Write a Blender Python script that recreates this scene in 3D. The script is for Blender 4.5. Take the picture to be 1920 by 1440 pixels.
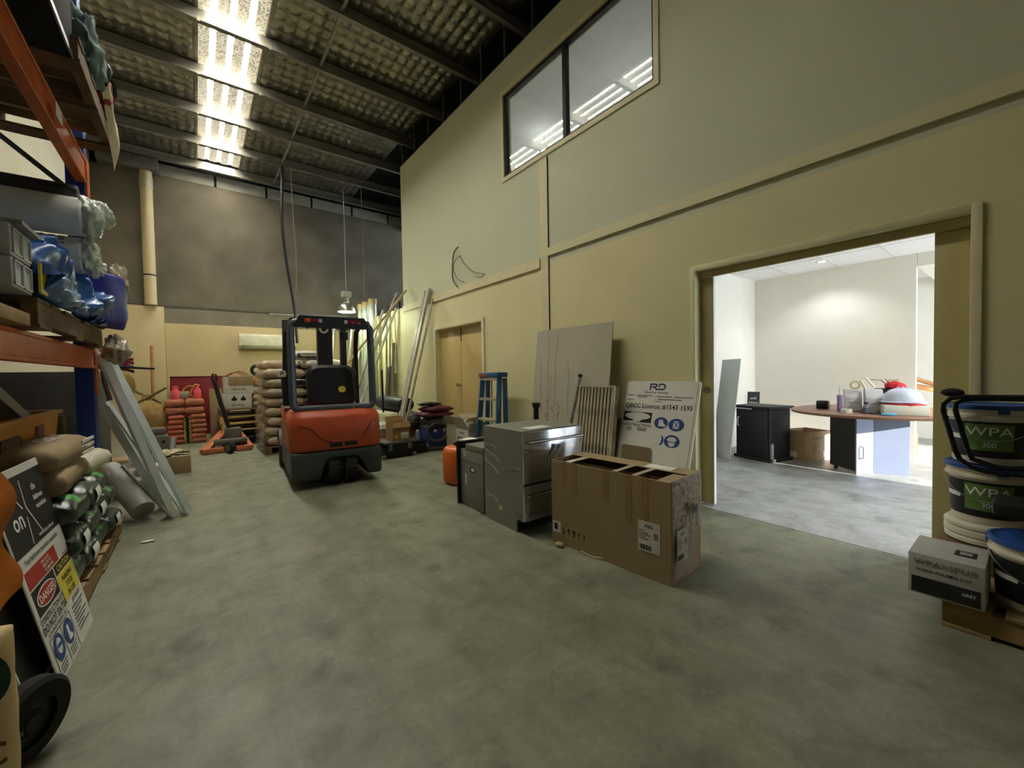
import bpy, bmesh, math, random
from mathutils import Matrix, Vector, noise

for o in list(bpy.data.objects):
    bpy.data.objects.remove(o, do_unlink=True)
SC = bpy.context.scene
COL = SC.collection
PI = math.pi

# ------------------------------------------------------------------ camera
cam = bpy.data.cameras.new('camera')
cam.sensor_width = 36.0
cam.lens = 36.0 * 765 / 1920
cam.clip_start = 0.05
cam.clip_end = 200
camo = bpy.data.objects.new('camera', cam)
COL.objects.link(camo)
CR, CU, CF = (0.791, -0.6115, -0.0181), (0.0311, 0.0106, 0.9995), (0.611, 0.7911, -0.0274)
camo.matrix_world = Matrix(((CR[0], CU[0], -CF[0], 0), (CR[1], CU[1], -CF[1], 0), (CR[2], CU[2], -CF[2], 1.22), (0, 0, 0, 1)))
SC.camera = camo

# ------------------------------------------------------------------ world, sun, exposure
world = bpy.data.worlds.new('sky')
SC.world = world
world.use_nodes = True
wn = world.node_tree.nodes
wn['Background'].inputs[0].default_value = (0.72, 0.86, 1.0, 1)
wn['Background'].inputs[1].default_value = 11.0
sun = bpy.data.lights.new('sun', 'SUN')
sun.energy = 19
sun.angle = 0.01
sun.color = (1.0, 0.95, 0.88)
suno = bpy.data.objects.new('sun', sun)
COL.objects.link(suno)
suno.rotation_euler = Vector((0.035, 0.965, -0.262)).to_track_quat('-Z', 'Y').to_euler()
suno.location = (6, -12, 6)
SC.view_settings.view_transform = 'Standard'
SC.view_settings.look = 'None'
SC.view_settings.gamma = 1
SC.view_settings.use_curve_mapping = False
SC.view_settings.exposure = 0.15
SC.cycles.max_bounces = 8
SC.cycles.diffuse_bounces = 5
SC.cycles.glossy_bounces = 4
SKYLIGHT_PAN = 57.0
SKYLIGHT_RIB = .55


# ------------------------------------------------------------------ helpers
def lin(c):
    return tuple(((x / 255) / 12.92 if x / 255 <= .04045 else ((x / 255 + .055) / 1.055) ** 2.4) for x in c)


MATS = {}


def M(name, col, rough=.6, metal=0., var=.12, scale=6., bump=0., bscale=60., spec=.4, col2=None, detail=4., coat=0., emit=None, alpha=None, trans=0., stretch=None):
    """procedural material: base colour broken up by noise, optional fine relief"""
    if name in MATS:
        return MATS[name]
    m = bpy.data.materials.new(name)
    m.use_nodes = True
    nt = m.node_tree
    b = nt.nodes['Principled BSDF']
    a = lin(col)
    tc = nt.nodes.new('ShaderNodeTexCoord')
    mp = nt.nodes.new('ShaderNodeMapping')
    if stretch:
        mp.inputs['Scale'].default_value = stretch
    nt.links.new(tc.outputs['Object'], mp.inputs[0])
    nz = nt.nodes.new('ShaderNodeTexNoise')
    nz.inputs['Scale'].default_value = scale
    nz.inputs['Detail'].default_value = detail
    nt.links.new(mp.outputs[0], nz.inputs['Vector'])
    rp = nt.nodes.new('ShaderNodeValToRGB')
    c2 = lin(col2) if col2 else tuple(min(1, x * (1 + var)) for x in a)
    c1 = tuple(x * (1 - var) for x in a)
    rp.color_ramp.elements[0].position = .3
    rp.color_ramp.elements[1].position = .7
    rp.color_ramp.elements[0].color = (*c1, 1)
    rp.color_ramp.elements[1].color = (*c2, 1)
    nt.links.new(nz.outputs['Fac'], rp.inputs[0])
    nt.links.new(rp.outputs[0], b.inputs['Base Color'])
    b.inputs['Roughness'].default_value = rough
    b.inputs['Metallic'].default_value = metal
    b.inputs['Specular IOR Level'].default_value = spec
    b.inputs['Coat Weight'].default_value = coat
    b.inputs['Transmission Weight'].default_value = trans
    if alpha is not None:
        b.inputs['Alpha'].default_value = alpha
    if emit:
        b.inputs['Emission Color'].default_value = (*lin(emit[0]), 1)
        b.inputs['Emission Strength'].default_value = emit[1]
    if bump:
        n2 = nt.nodes.new('ShaderNodeTexNoise')
        n2.inputs['Scale'].default_value = bscale
        n2.inputs['Detail'].default_value = 5
        nt.links.new(mp.outputs[0], n2.inputs['Vector'])
        bp = nt.nodes.new('ShaderNodeBump')
        bp.inputs['Strength'].default_value = bump
        bp.inputs['Distance'].default_value = .01
        nt.links.new(n2.outputs['Fac'], bp.inputs['Height'])
        nt.links.new(bp.outputs[0], b.inputs['Normal'])
    MATS[name] = m
    return m


class G:
    """collects faces of one mesh"""

    def __init__(s):
        s.v, s.f = [], []
        s.soft = False

    def add(s, vs, fs, mx=None):
        n = len(s.v)
        s.v += [tuple(mx @ Vector(p)) if mx else tuple(p) for p in vs]
        s.f += [tuple(i + n for i in q) for q in fs]
        return s

    def box(s, x0, x1, y0, y1, z0, z1, mx=None):
        vs = [(x0, y0, z0), (x1, y0, z0), (x1, y1, z0), (x0, y1, z0), (x0, y0, z1), (x1, y0, z1), (x1, y1, z1), (x0, y1, z1)]
        fs = [(0, 3, 2, 1), (4, 5, 6, 7), (0, 1, 5, 4), (1, 2, 6, 5), (2, 3, 7, 6), (3, 0, 4, 7)]
        return s.add(vs, fs, mx)

    def cyl(s, p0, p1, r0, r1=None, n=16, cap=True):
        p0, p1 = Vector(p0), Vector(p1)
        r1 = r0 if r1 is None else r1
        d = (p1 - p0).normalized()
        a = d.orthogonal().normalized()
        b = d.cross(a)
        vs = []
        for i in range(n):
            t = 2 * PI * i / n
            e = a * math.cos(t) + b * math.sin(t)
            vs += [p0 + e * r0, p1 + e * r1]
        fs = [(2 * i, 2 * ((i + 1) % n), 2 * ((i + 1) % n) + 1, 2 * i + 1) for i in range(n)]
        if cap:
            fs += [tuple(2 * i for i in reversed(range(n))), tuple(2 * i + 1 for i in range(n))]
        return s.add(vs, fs)

    def beam(s, p0, p1, w, h, upv=(0, 0, 1)):
        """rectangular bar between two points"""
        p0, p1 = Vector(p0), Vector(p1)
        d = (p1 - p0)
        L = d.length
        d.normalize()
        a = d.cross(Vector(upv))
        if a.length < 1e-4:
            a = Vector((1, 0, 0))
        a.normalize()
        b = a.cross(d)
        mx = Matrix((a, d, b)).transposed().to_4x4()
        mx.translation = p0
        return s.box(-w / 2, w / 2, 0, L, -h / 2, h / 2, mx)

    def tube(s, path, r, n=8, closed=False, cap=True):
        P = [Vector(p) for p in path]
        N = len(P)
        rings = []
        a = None
        for i in range(N):
            if closed:
                d = P[(i + 1) % N] - P[i - 1]
            else:
                d = P[min(i + 1, N - 1)] - P[max(i - 1, 0)]
            d.normalize()
            if a is None:
                a = d.orthogonal().normalized()
            else:
                a = (a - d * a.dot(d))
                a = a.normalized() if a.length > 1e-5 else d.orthogonal().normalized()
            b = d.cross(a)
            rr = r[i] if isinstance(r, (list, tuple)) else r
            rings.append([P[i] + (a * math.cos(2 * PI * k / n) + b * math.sin(2 * PI * k / n)) * rr for k in range(n)])
        vs = [p for q in rings for p in q]
        fs = []
        for i in range(N if closed else N - 1):
            j = (i + 1) % N
            for k in range(n):
                fs.append((i * n + k, i * n + (k + 1) % n, j * n + (k + 1) % n, j * n + k))
        if cap and not closed:
            fs += [tuple(reversed(range(n))), tuple((N - 1) * n + k for k in range(n))]
        return s.add(vs, fs)

    def lathe(s, prof, n=24, mx=None):
        vs = []
        m = len(prof)
        for i in range(n):
            t = 2 * PI * i / n
            vs += [(r * math.cos(t), r * math.sin(t), z) for r, z in prof]
        fs = [(i * m + k, ((i + 1) % n) * m + k, ((i + 1) % n) * m + k + 1, i * m + k + 1) for i in range(n) for k in range(m - 1)]
        return s.add(vs, fs, mx)

    def prism(s, poly, z0, z1, mx=None):
        n = len(poly)
        vs = [(x, y, z0) for x, y in poly] + [(x, y, z1) for x, y in poly]
        fs = [tuple(reversed(range(n))), tuple(range(n, 2 * n))] + [(i, (i + 1) % n, n + (i + 1) % n, n + i) for i in range(n)]
        return s.add(vs, fs, mx)

    def grid(s, fn, nu, nv, mx=None):
        vs = [fn(i / nu, j / nv) for j in range(nv + 1) for i in range(nu + 1)]
        fs = [(j * (nu + 1) + i, j * (nu + 1) + i + 1, (j + 1) * (nu + 1) + i + 1, (j + 1) * (nu + 1) + i) for j in range(nv) for i in range(nu)]
        return s.add(vs, fs, mx)

    def sack(s, L, W, H, seed=0, p=3.5, lump=.012, nu=16, nv=10, mx=None):
        """filled bag lying flat on z=0, long side along x"""
        s.soft = True
        for sg in (1, -1):
            def fn(u, v, sg=sg):
                a, b = math.sin((u - .5) * PI), math.sin((v - .5) * PI)
                e = max(0, (1 - abs(a) ** (p * 1.5))) ** .36 * max(0, (1 - abs(b) ** (p * 1.5))) ** .36
                q = Vector((a * L * 3 + seed * 7.1, b * W * 3 + seed * 3.3, sg * 2.0))
                z = H / 2 + sg * H / 2 * e + noise.noise(q * 2.2) * lump * (1 if sg > 0 else .2) * (e > .05)
                w = noise.noise(Vector((seed * 5.1, a * 2, b * 2)))
                return (a * L / 2 * (1 + .02 * w), b * W / 2 * (1 - .03 * w), max(0, z))
            if sg > 0:
                s.grid(fn, nu, nv, mx)
            else:
                s.grid(lambda u, v: fn(1 - u, v), nu, nv, mx)
        return s

    def build(s, name, mat, parent=None, bevel=0., seg=2, ang=35, smooth=True, loc=None, rot=None, weld=False):
        me = bpy.data.meshes.new(name)
        me.from_pydata(s.v, [], s.f)
        if s.soft:
            weld, ang = True, 88
        if bevel or weld:
            bm = bmesh.new()
            bm.from_mesh(me)
            if weld:
                bmesh.ops.remove_doubles(bm, verts=bm.verts, dist=1e-5)
            bmesh.ops.recalc_face_normals(bm, faces=bm.faces)
            if bevel:
                ed = [e for e in bm.edges if len(e.link_faces) == 2 and e.calc_face_angle(0) > math.radians(ang)]
                bmesh.ops.bevel(bm, geom=ed, offset=bevel, segments=seg, profile=.5, affect='EDGES', clamp_overlap=True)
            bm.to_mesh(me)
            bm.free()
        if smooth:
            me.polygons.foreach_set('use_smooth', [True] * len(me.polygons))
            me.set_sharp_from_angle(angle=math.radians(ang))
        me.materials.append(mat)
        o = bpy.data.objects.new(name, me)
        COL.objects.link(o)
        if parent:
            o.parent = parent
        if loc:
            o.location = loc
        if rot:
            o.rotation_euler = rot
        return o


def tag(o, label=None, cat=None, group=None, kind=None):
    if label: o['label'] = label
    if cat: o['category'] = cat
    if group: o['group'] = group
    if kind: o['kind'] = kind
    return o


def thing(name, label, cat, loc=(0, 0, 0), rz=0., group=None, rot=None):
    o = bpy.data.objects.new(name, None)
    o.empty_display_size = .1
    COL.objects.link(o)
    o.location = loc
    o.rotation_euler = rot if rot else (0, 0, rz)
    return tag(o, label, cat, group)


def struct(name, g, mat, parent=None, **k):
    o = g.build(name, mat, parent, **k)
    if not parent:
        o['kind'] = 'structure'
    return o


def dup(root, loc=None, rz=None, label=None, rot=None):
    r = root.copy()
    COL.objects.link(r)
    if loc is not None: r.location = loc
    if rz is not None: r.rotation_euler = (0, 0, rz)
    if rot is not None: r.rotation_euler = rot
    if label: r['label'] = label
    for ch in list(root.children):
        c = ch.copy()
        COL.objects.link(c)
        c.parent = r
        for gch in list(ch.children):
            d = gch.copy()
            COL.objects.link(d)
            d.parent = c
    return r


def frame(o, r, u):
    r, u = Vector(r).normalized(), Vector(u).normalized()
    n = r.cross(u).normalized()
    u = n.cross(r)
    m = Matrix((r, u, n)).transposed().to_4x4()
    m.translation = Vector(o)
    return m


def text(items, mat, parent, mx, name='lettering', off=.0012):
    """items: (string, x, y, height[, align[, xscale]]) on the plane mx; one flat printed mesh"""
    o = None
    for it in items:
        st, x, y, h = it[:4]
        al = it[4] if len(it) > 4 else 'CENTER'
        xs = it[5] if len(it) > 5 else 1.
        cu = bpy.data.curves.new('t', 'FONT')
        cu.body = st
        cu.size = h * 1.35
        cu.align_x = al
        cu.resolution_u = 2
        cu.offset = h * .022
        to = bpy.data.objects.new('t', cu)
        COL.objects.link(to)
        me = to.to_mesh()
        g = G()
        g.add([mx @ Vector((x + p.co.x * xs, y + p.co.y, off)) for p in me.vertices], [tuple(q.vertices) for q in me.polygons])
        to.to_mesh_clear()
        bpy.data.objects.remove(to)
        bpy.data.curves.remove(cu)
        o = g.build(name, mat, parent, smooth=False)
    return o


def flat(g, mx, x0, x1, y0, y1, off=.001, th=.0008):
    """thin printed patch or label on plane mx"""
    return g.box(x0, x1, y0, y1, off - th, off, mx)


def disc(g, mx, x, y, rx, ry=None, off=.001, n=24):
    ry = ry or rx
    g.add([(x + rx * math.cos(2 * PI * i / n), y + ry * math.sin(2 * PI * i / n), off) for i in range(n)], [tuple(range(n))], mx)
    return g


def poly(g, mx, pts, off=.0014):
    g.add([(x, y, off) for x, y in pts], [tuple(range(len(pts)))], mx)
    return g


def T(x, y, z):
    return Matrix.Translation((x, y, z))


def RX(a): return Matrix.Rotation(a, 4, 'X')
def RY(a): return Matrix.Rotation(a, 4, 'Y')
def RZ(a): return Matrix.Rotation(a, 4, 'Z')


rnd = random.Random(7)

# ================================================================== materials of the building
def floor_material(name, base, tint):
    m = bpy.data.materials.new(name)
    m.use_nodes = True
    nt = m.node_tree
    N, L = nt.nodes, nt.links
    b = N['Principled BSDF']
    tc = N.new('ShaderNodeTexCoord')

    def nz(scale, det=6, rough=.6, dist=0., st=None):
        n = N.new('ShaderNodeTexNoise')
        n.inputs['Scale'].default_value = scale
        n.inputs['Detail'].default_value = det
        n.inputs['Roughness'].default_value = rough
        n.inputs['Distortion'].default_value = dist
        if st:
            mp = N.new('ShaderNodeMapping')
            mp.inputs['Scale'].default_value = st
            mp.inputs['Rotation'].default_value = (0, 0, .5)
            L.new(tc.outputs['Object'], mp.inputs[0])
            L.new(mp.outputs[0], n.inputs['Vector'])
        else:
            L.new(tc.outputs['Object'], n.inputs['Vector'])
        return n

    def ramp(src, p0, p1, c0, c1):
        r = N.new('ShaderNodeValToRGB')
        r.color_ramp.elements[0].position = p0
        r.color_ramp.elements[1].position = p1
        r.color_ramp.elements[0].color = (*c0, 1)
        r.color_ramp.elements[1].color = (*c1, 1)
        L.new(src.outputs[0], r.inputs[0])
        return r

    def mul(a, c):
        x = N.new('ShaderNodeMixRGB')
        x.blend_type = 'MULTIPLY'
        x.inputs[0].default_value = 1
        L.new(a.outputs[0], x.inputs[1])
        L.new(c.outputs[0], x.inputs[2])
        return x
    c = lin(base)
    c2 = lin(tint)
    big = ramp(nz(.9, 4), .35, .65, c, c2)
    mid = ramp(nz(4.5, 8, .68, .4), .32, .62, (.72, .72, .69), (1.08, 1.08, 1.08))
    spots = ramp(nz(3.6, 4, .55), .30, .42, (.66, .66, .64), (1, 1, 1))
    fine = ramp(nz(38, 6, .7), .3, .7, (.86, .86, .86), (1.08, 1.08, 1.08))
    streak = ramp(nz(6, 4, .6, 0, (1, .12, 1)), .36, .52, (.84, .84, .82), (1, 1, 1))
    vo = N.new('ShaderNodeTexVoronoi')
    vo.feature = 'DISTANCE_TO_EDGE'
    vo.inputs['Scale'].default_value = .55
    vo.inputs['Randomness'].default_value = 1
    w = nz(3, 6, .7)
    ad = N.new('ShaderNodeVectorMath')
    ad.operation = 'MULTIPLY_ADD'
    ad.inputs[1].default_value = (.35, .35, .0)
    L.new(w.outputs['Color'], ad.inputs[0])
    L.new(tc.outputs['Object'], ad.inputs[2])
    L.new(ad.outputs[0], vo.inputs['Vector'])
    crack = ramp(vo, .0, .005, (.84, .84, .82), (1, 1, 1))
    r = mul(mul(mul(mul(mul(big, mid), spots), fine), streak), crack)
    L.new(r.outputs[0], b.inputs['Base Color'])
    rr = ramp(nz(3, 5), .3, .7, (.38, .38, .38), (.62, .62, .62))
    L.new(rr.outputs[0], b.inputs['Roughness'])
    b.inputs['Specular IOR Level'].default_value = .45
    bp = N.new('ShaderNodeBump')
    bp.inputs['Strength'].default_value = .12
    bp.inputs['Distance'].default_value = .01
    L.new(nz(30, 6, .7).outputs[0], bp.inputs['Height'])
    L.new(bp.outputs[0], b.inputs['Normal'])
    return m


mFloor = floor_material('concrete_floor', (120, 122, 99), (134, 134, 114))
mFloorO = floor_material('concrete_floor_office', (156, 158, 158), (168, 169, 168))
mCream = M('cream_paint', (216, 208, 160), .55, var=.05, scale=1.2, bump=.04, bscale=90)
mUpper = M('pale_upper_paint', (196, 197, 168), .6, var=.04, scale=.8, bump=.03, bscale=90)
mTrim = M('cream_trim_paint', (212, 204, 162), .5, var=.04)
mLeftW = M('grey_cream_wall', (186, 176, 150), .7, var=.06, scale=2)
mConc = M('dark_precast_concrete', (106, 98, 82), .85, var=.22, scale=1.6, detail=8, bump=.15, bscale=20)
mConc2 = M('grey_precast_concrete', (128, 120, 102), .85, var=.18, scale=2.2, detail=8, bump=.15, bscale=20)
mPanelB = M('tan_board', (192, 172, 128), .65, var=.05, scale=2)
mOffW = M('office_white_paint', (226, 222, 212), .6, var=.02)
mCeilT = M('ceiling_tile', (232, 232, 232), .8, var=.02)
mGalv = M('galvanised_steel', (156, 154, 146), .45, .45, var=.22, scale=5, bump=.03)
mPurl = M('purlin_steel', (140, 136, 126), .5, .4, var=.25, scale=4, stretch=(.3, 3, 3))
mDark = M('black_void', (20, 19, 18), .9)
mStud = M('stud_steel', (88, 88, 86), .5, .7)
mFoil = M('foil_insulation', (160, 156, 142), .3, .9, var=.25, scale=9, bump=.9, bscale=30)
mBlackAl = M('black_aluminium', (18, 18, 18), .45, .2)
mGap = M('dark_joint', (40, 38, 32), .9)
mWhiteStrip = M('white_infill_board', (150, 146, 132), .8, var=.12, scale=4)

# ------------------------------------------------------------------ floor
W = 3.54
struct('floor', G().box(-1.75, 3.525, -4.1, 12.3, -.15, 0), mFloor, smooth=False)
fo = struct('floor_office', G().box(3.533, 9.8, -4.1, 12.3, -.15, 0), mFloorO, smooth=False)
struct('floor_joint', G().box(3.525, 3.533, -4.1, 12.3, -.15, -.006), mGap, smooth=False)

# ------------------------------------------------------------------ outer walls
struct('wall_left', G().box(-1.75, -1.62, -4.1, 12.2, 0, 6.5), mLeftW, smooth=False)
wf = G()
wf.box(-1.75, 5.62, -4.1, -4.0, 0, 6.5)
wf.box(8.6, 9.9, -4.1, -4.0, 0, 6.5)
wf.box(5.62, 8.6, -4.1, -4.0, 2.25, 6.5)
struct('wall_front', wf, mOffW, smooth=False)
wb = struct('wall_back', G().box(-1.75, 9.8, 12.0, 12.2, 0, 2.84).box(-1.75, 9.8, 12.03, 12.2, 2.84, 5.75), mConc, smooth=False)
struct('lower_band', G().box(-.53, 9.8, 11.985, 12.02, 2.45, 2.83), mConc2, wb, smooth=False)
struct('ledge', G().box(-1.62, 9.8, 11.97, 12.06, 2.835, 2.87), M('ledge_grey', (84, 78, 68), .8), wb, smooth=False)
struct('board_panel', G().box(-1.62, -.53, 11.93, 12.0, 0, 2.83), mPanelB, wb, bevel=.004)
struct('board_panel', G().box(-.525, 3.54, 11.95, 12.0, 0, 2.47), mPanelB, wb, bevel=.004)
x = -.55
for k in range(9):
    struct('infill_panel', G().box(x + .02, x + 1.02, 12.04, 12.09, 5.76, 6.02), mWhiteStrip, wb, smooth=False)
    x += 1.05
struct('wall_plate', G().box(-1.7, 9.8, 12.08, 12.2, 5.75, 6.4), mDark, wb, smooth=False)

# ------------------------------------------------------------------ partition wall with its openings
SL, DD, WN = (.25, 1.88, 2.09), (5.31, 6.86, 2.03), (2.28, 4.67, 3.98, 5.12)
g = G()
ys = [-4.0, SL[0], SL[1], WN[0], WN[1], DD[0], DD[1], 8.32]
Zs = [0, 2.03, 2.09, 2.6, 3.98, 5.12, 5.6]


def solid(y, z):
    if SL[0] < y < SL[1] and z < SL[2]: return False
    if DD[0] < y < DD[1] and z < DD[2]: return False
    if WN[0] < y < WN[1] and WN[2] < z < WN[3]: return False
    return True


gl, gu = G(), G()
for i in range(len(ys) - 1):
    for j in range(len(Zs) - 1):
        if solid((ys[i] + ys[i + 1]) / 2, (Zs[j] + Zs[j + 1]) / 2):
            (gl if Zs[j + 1] <= 2.61 else gu).box(W, W + .13, ys[i], ys[i + 1], Zs[j], Zs[j + 1])
gl.box(W, W + .13, 8.32, 12.0, 0, 2.66)
wr = struct('wall_right', gl, mCream, smooth=False)
struct('upper_wall', gu, mUpper, wr, smooth=False)
# trims: horizontal bands, vertical joint strip, window surround
tr = struct('trim_1', G().box(W - .028, W, 3.93, 8.30, 2.555, 2.675), mTrim, smooth=False)
struct('trim_2', G().box(W - .028, W, -4, 3.765, 2.672, 2.77), mTrim, smooth=False)
struct('trim_3', G().box(W - .012, W, 3.78, 3.925, 0, 3.91), mTrim, smooth=False)
struct('trim_4', G().box(W - .016, W, 2.225, 4.72, 3.925, 3.98).box(W - .016, W, 2.225, 2.28, 3.98, 5.18).box(W - .016, W, 4.67, 4.72, 3.98, 5.18).box(W - .016, W, 2.28, 4.67, 5.12, 5.18), mTrim, smooth=False)
struct('joint_line', G().box(W - .013, W - .003, 3.772, 3.782, 0, 3.9), mGap, wr, smooth=False)
# studs above the partition
st = struct('trim_5', G().box(W + .02, W + .1, -4, 8.3, 6.2, 6.25).box(W + .02, W + .1, -4, 8.3, 5.6, 5.63), mStud, smooth=False)
for k in range(14):
    y = 8.26 - .6 * k
    struct('stud', G().box(W + .03, W + .09, y - .02, y + .02, 5.63, 6.2), mStud, st, smooth=False)
struct('wall_loft', G().box(5.2, 5.3, -4, 12, 5.585, 6.3), mDark, smooth=False)
# mezzanine edge beyond the end of the upper wall
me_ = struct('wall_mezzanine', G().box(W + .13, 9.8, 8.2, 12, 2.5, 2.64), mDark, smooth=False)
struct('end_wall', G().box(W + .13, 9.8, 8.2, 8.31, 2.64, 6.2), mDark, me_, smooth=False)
for k, y in enumerate((8.6, 9.3, 10.0, 10.7)):
    struct('stud', G().box(W + .3, W + .35, y, y + .04, 2.64, 2.95), mStud, me_, smooth=False)

# ------------------------------------------------------------------ upper window
wd = struct('window_1', G().box(W + .01, W + .07, WN[0], WN[1], WN[2], WN[2] + .035).box(W + .01, W + .07, WN[0], WN[1], WN[3] - .045, WN[3]).box(W + .01, W + .07, WN[0], WN[0] + .03, WN[2] + .035, WN[3] - .045).box(W + .01, W + .07, WN[1] - .035, WN[1], WN[2] + .035, WN[3] - .045).box(W + .005, W + .07, 3.455, 3.51, WN[2] + .035, WN[3] - .045), mBlackAl, smooth=False)
gm = bpy.data.materials.new('window_glass')
gm.use_nodes = True
n = gm.node_tree.nodes
n.clear()
out = n.new('ShaderNodeOutputMaterial')
mx = n.new('ShaderNodeMixShader')
lwt = n.new('ShaderNodeLayerWeight')
lwt.inputs[0].default_value = .5
pw_ = n.new('ShaderNodeMath')
pw_.operation = 'POWER'
pw_.inputs[1].default_value = 3.0
fr = n.new('ShaderNodeMath')
fr.operation = 'MULTIPLY_ADD'
fr.inputs[1].default_value = .8
fr.inputs[2].default_value = .085
t1 = n.new('ShaderNodeBsdfTransparent')
t1.inputs[0].default_value = (.93, .96, .95, 1)
t2 = n.new('ShaderNodeBsdfGlossy')
t2.inputs['Roughness'].default_value = .015
k = gm.node_tree.links
k.new(lwt.outputs['Facing'], pw_.inputs[0]); k.new(pw_.outputs[0], fr.inputs[0])
k.new(fr.outputs[0], mx.inputs[0]); k.new(t1.outputs[0], mx.inputs[1]); k.new(t2.outputs[0], mx.inputs[2]); k.new(mx.outputs[0], out.inputs[0])
for ya, yb in ((3.51, WN[1] - .035), (WN[0] + .03, 3.455)):
    pg = G().box(0, .005, ya, yb, -.005, WN[3] - WN[2] - .075, T(W + .052, 0, WN[2] + .035) @ RY(-.038))
    struct('pane', pg, gm, wd, smooth=False)

# ------------------------------------------------------------------ office and the room upstairs
OX, OY, OC = 7.4, 2.92, 2.67
struct('wall_office_left', G().box(W + .13, OX + 2.4, OY, OY + .1, 0, OC + .02), mOffW, smooth=False)
struct('wall_office_far', G().box(OX, OX + .09, .99, OY, 0, OC - .04).box(OX, OX + .09, .99, OY, OC - .04, OC), mOffW, smooth=False)
co = struct('ceiling_office', G().box(W + .13, OX + 2.4, -4, OY, OC, OC + .05), mCeilT, smooth=False)
mT = M('ceiling_grid', (214, 214, 214), .6)
for y in (2.4, 1.8, 1.2, .6, 0.):
    struct('grid_bar', G().box(W + .13, OX, y - .012, y + .012, OC - .004, OC), mT, co, smooth=False)
for x in (4.2, 5.4, 6.6):
    struct('grid_bar', G().box(x - .012, x + .012, -3, OY, OC - .004, OC), mT, co, smooth=False)
struct('wall_stair_beam', G().box(OX + .02, OX + 2.2, .80, .985, OC - .17, OC), mOffW, smooth=False)
struct('wall_stair_far', G().box(OX + 2.2, OX + 2.3, -4, OY, 0, OC), mOffW, smooth=False)
struct('wall_stair_side', G().box(OX + .09, OX + 2.2, 1.6, 1.7, 0, OC), mOffW, smooth=False)
up_ = struct('wall_upstairs', G().box(7.4, 7.5, .5, 8.2, 2.8, 5.6), mOffW, smooth=False)
struct('floor_upstairs', G().box(W + .13, 7.5, .5, 8.2, 2.72, 2.85), mOffW, smooth=False)
struct('ceiling_upstairs', G().box(W + .13, 7.5, .5, 8.2, 5.45, 5.58), mCeilT, smooth=False)
struct('wall_upstairs_end', G().box(W + .13, 7.5, .4, .5, 2.8, 5.6).box(W + .13, 7.5, 8.1, 8.2, 2.8, 5.6), mOffW, smooth=False)

# ------------------------------------------------------------------ sliding door and double door
mDoor = M('cream_door_paint', (186, 174, 122), .5, var=.04)
mDoor2 = M('tan_door_paint', (196, 172, 112), .5, var=.04)
d1 = struct('door_1', G().box(W - .02, W, SL[0] - .045, SL[0], 0, 2.135).box(W - .02, W, SL[1], SL[1] + .045, 0, 2.135).box(W - .02, W, SL[0], SL[1], 2.09, 2.135), mTrim, bevel=.003)
struct('track_cover', G().box(W + .045, W + .075, SL[0], SL[1], 2.03, 2.088), mDoor, d1, smooth=False)
struct('track', G().box(W + .078, W + .12, SL[0], SL[1], 2.045, 2.088), M('track_alu', (150, 146, 140), .3, .8), d1, smooth=False)
pl = struct('door_panel', G().box(W + .08, W + .118, 1.768, SL[1] - .001, .012, 2.04), mDoor, d1, bevel=.002)
struct('door_panel', G().box(W + .08, W + .118, SL[0] + .001, .405, .012, 2.04), mDoor, d1, bevel=.002)
struct('door_edge', G().box(W + .082, W + .119, 1.7645, 1.7675, .012, 2.04), M('white_edge', (235, 235, 232), .5), pl, smooth=False)
pm = G()
pm.cyl((W + .079, 1.826, 1.035), (W + .068, 1.826, 1.035), .03, .03, 20)
pm.cyl((W + .069, 1.826, 1.035), (W + .066, 1.826, 1.035), .017, .017, 16)
struct('finger_pull', pm, M('dull_brass', (120, 110, 90), .35, .8), pl)
d2 = struct('door_2', G().box(W - .022, W, DD[0] - .06, DD[0], 0, 2.09).box(W - .022, W, DD[1], DD[1] + .06, 0, 2.09).box(W - .022, W, DD[0], DD[1], 2.03, 2.09), mTrim, bevel=.003)
lf = struct('door_leaf', G().box(W + .085, W + .125, 6.105, DD[1] - .003, .01, 2.025), mDoor2, d2, bevel=.002)
lf2 = struct('door_leaf', G().box(W + .085, W + .125, DD[0] + .003, 6.098, .01, 2.025), mDoor2, d2, bevel=.002)
struct('astragal', G().box(W + .078, W + .086, 6.085, 6.115, 1.78, 2.02), M('astragal_brown', (104, 88, 52), .6), lf2, smooth=False)
kn = G()
kn.lathe([(0, .08), (.024, .078), (.035, .062), (.035, .05), (.018, .036), (.011, .028), (.011, .006), (.03, .004), (.03, 0)], 20, T(W + .085, 6.16, 1.03) @ RY(-PI / 2))
struct('door_knob', kn, M('brushed_nickel', (190, 184, 170), .25, .9), lf)

# ------------------------------------------------------------------ roof
ce = struct('ceiling', G().box(-1.75, 9.9, -4.1, 12.3, 6.34, 6.4), mDark, smooth=False)
PY = [11.82 - 1.21 * k for k in range(13)]
for y in PY:
    g = G()
    g.box(-1.62, 5.2, y - .004, y, 6.0, 6.2)
    g.box(-1.62, 5.2, y - .075, y, 6.0, 6.004)
    g.box(-1.62, 5.2, y - .075, y - .071, 6.0, 6.022)
    g.box(-1.62, 5.2, y, y + .07, 6.196, 6.2)
    struct('purlin', g, mPurl, ce, smooth=False)
    c = G()
    for x in (.15, .98):
        c.box(x, x + .035, y - .078, y - .074, 5.985, 6.045)
    struct('clip', c, M('clip_steel', (150, 144, 120), .5, .6), ce, smooth=False)
for k in range(7):
    y0, y1 = PY[k + 1], PY[k]
    struct('bridging', G().box(1.66, 1.70, y0 + .0, y1 - .005, 6.055, 6.07).box(1.66, 1.664, y0, y1 - .005, 6.03, 6.07), mGalv, ce, smooth=False)


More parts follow.
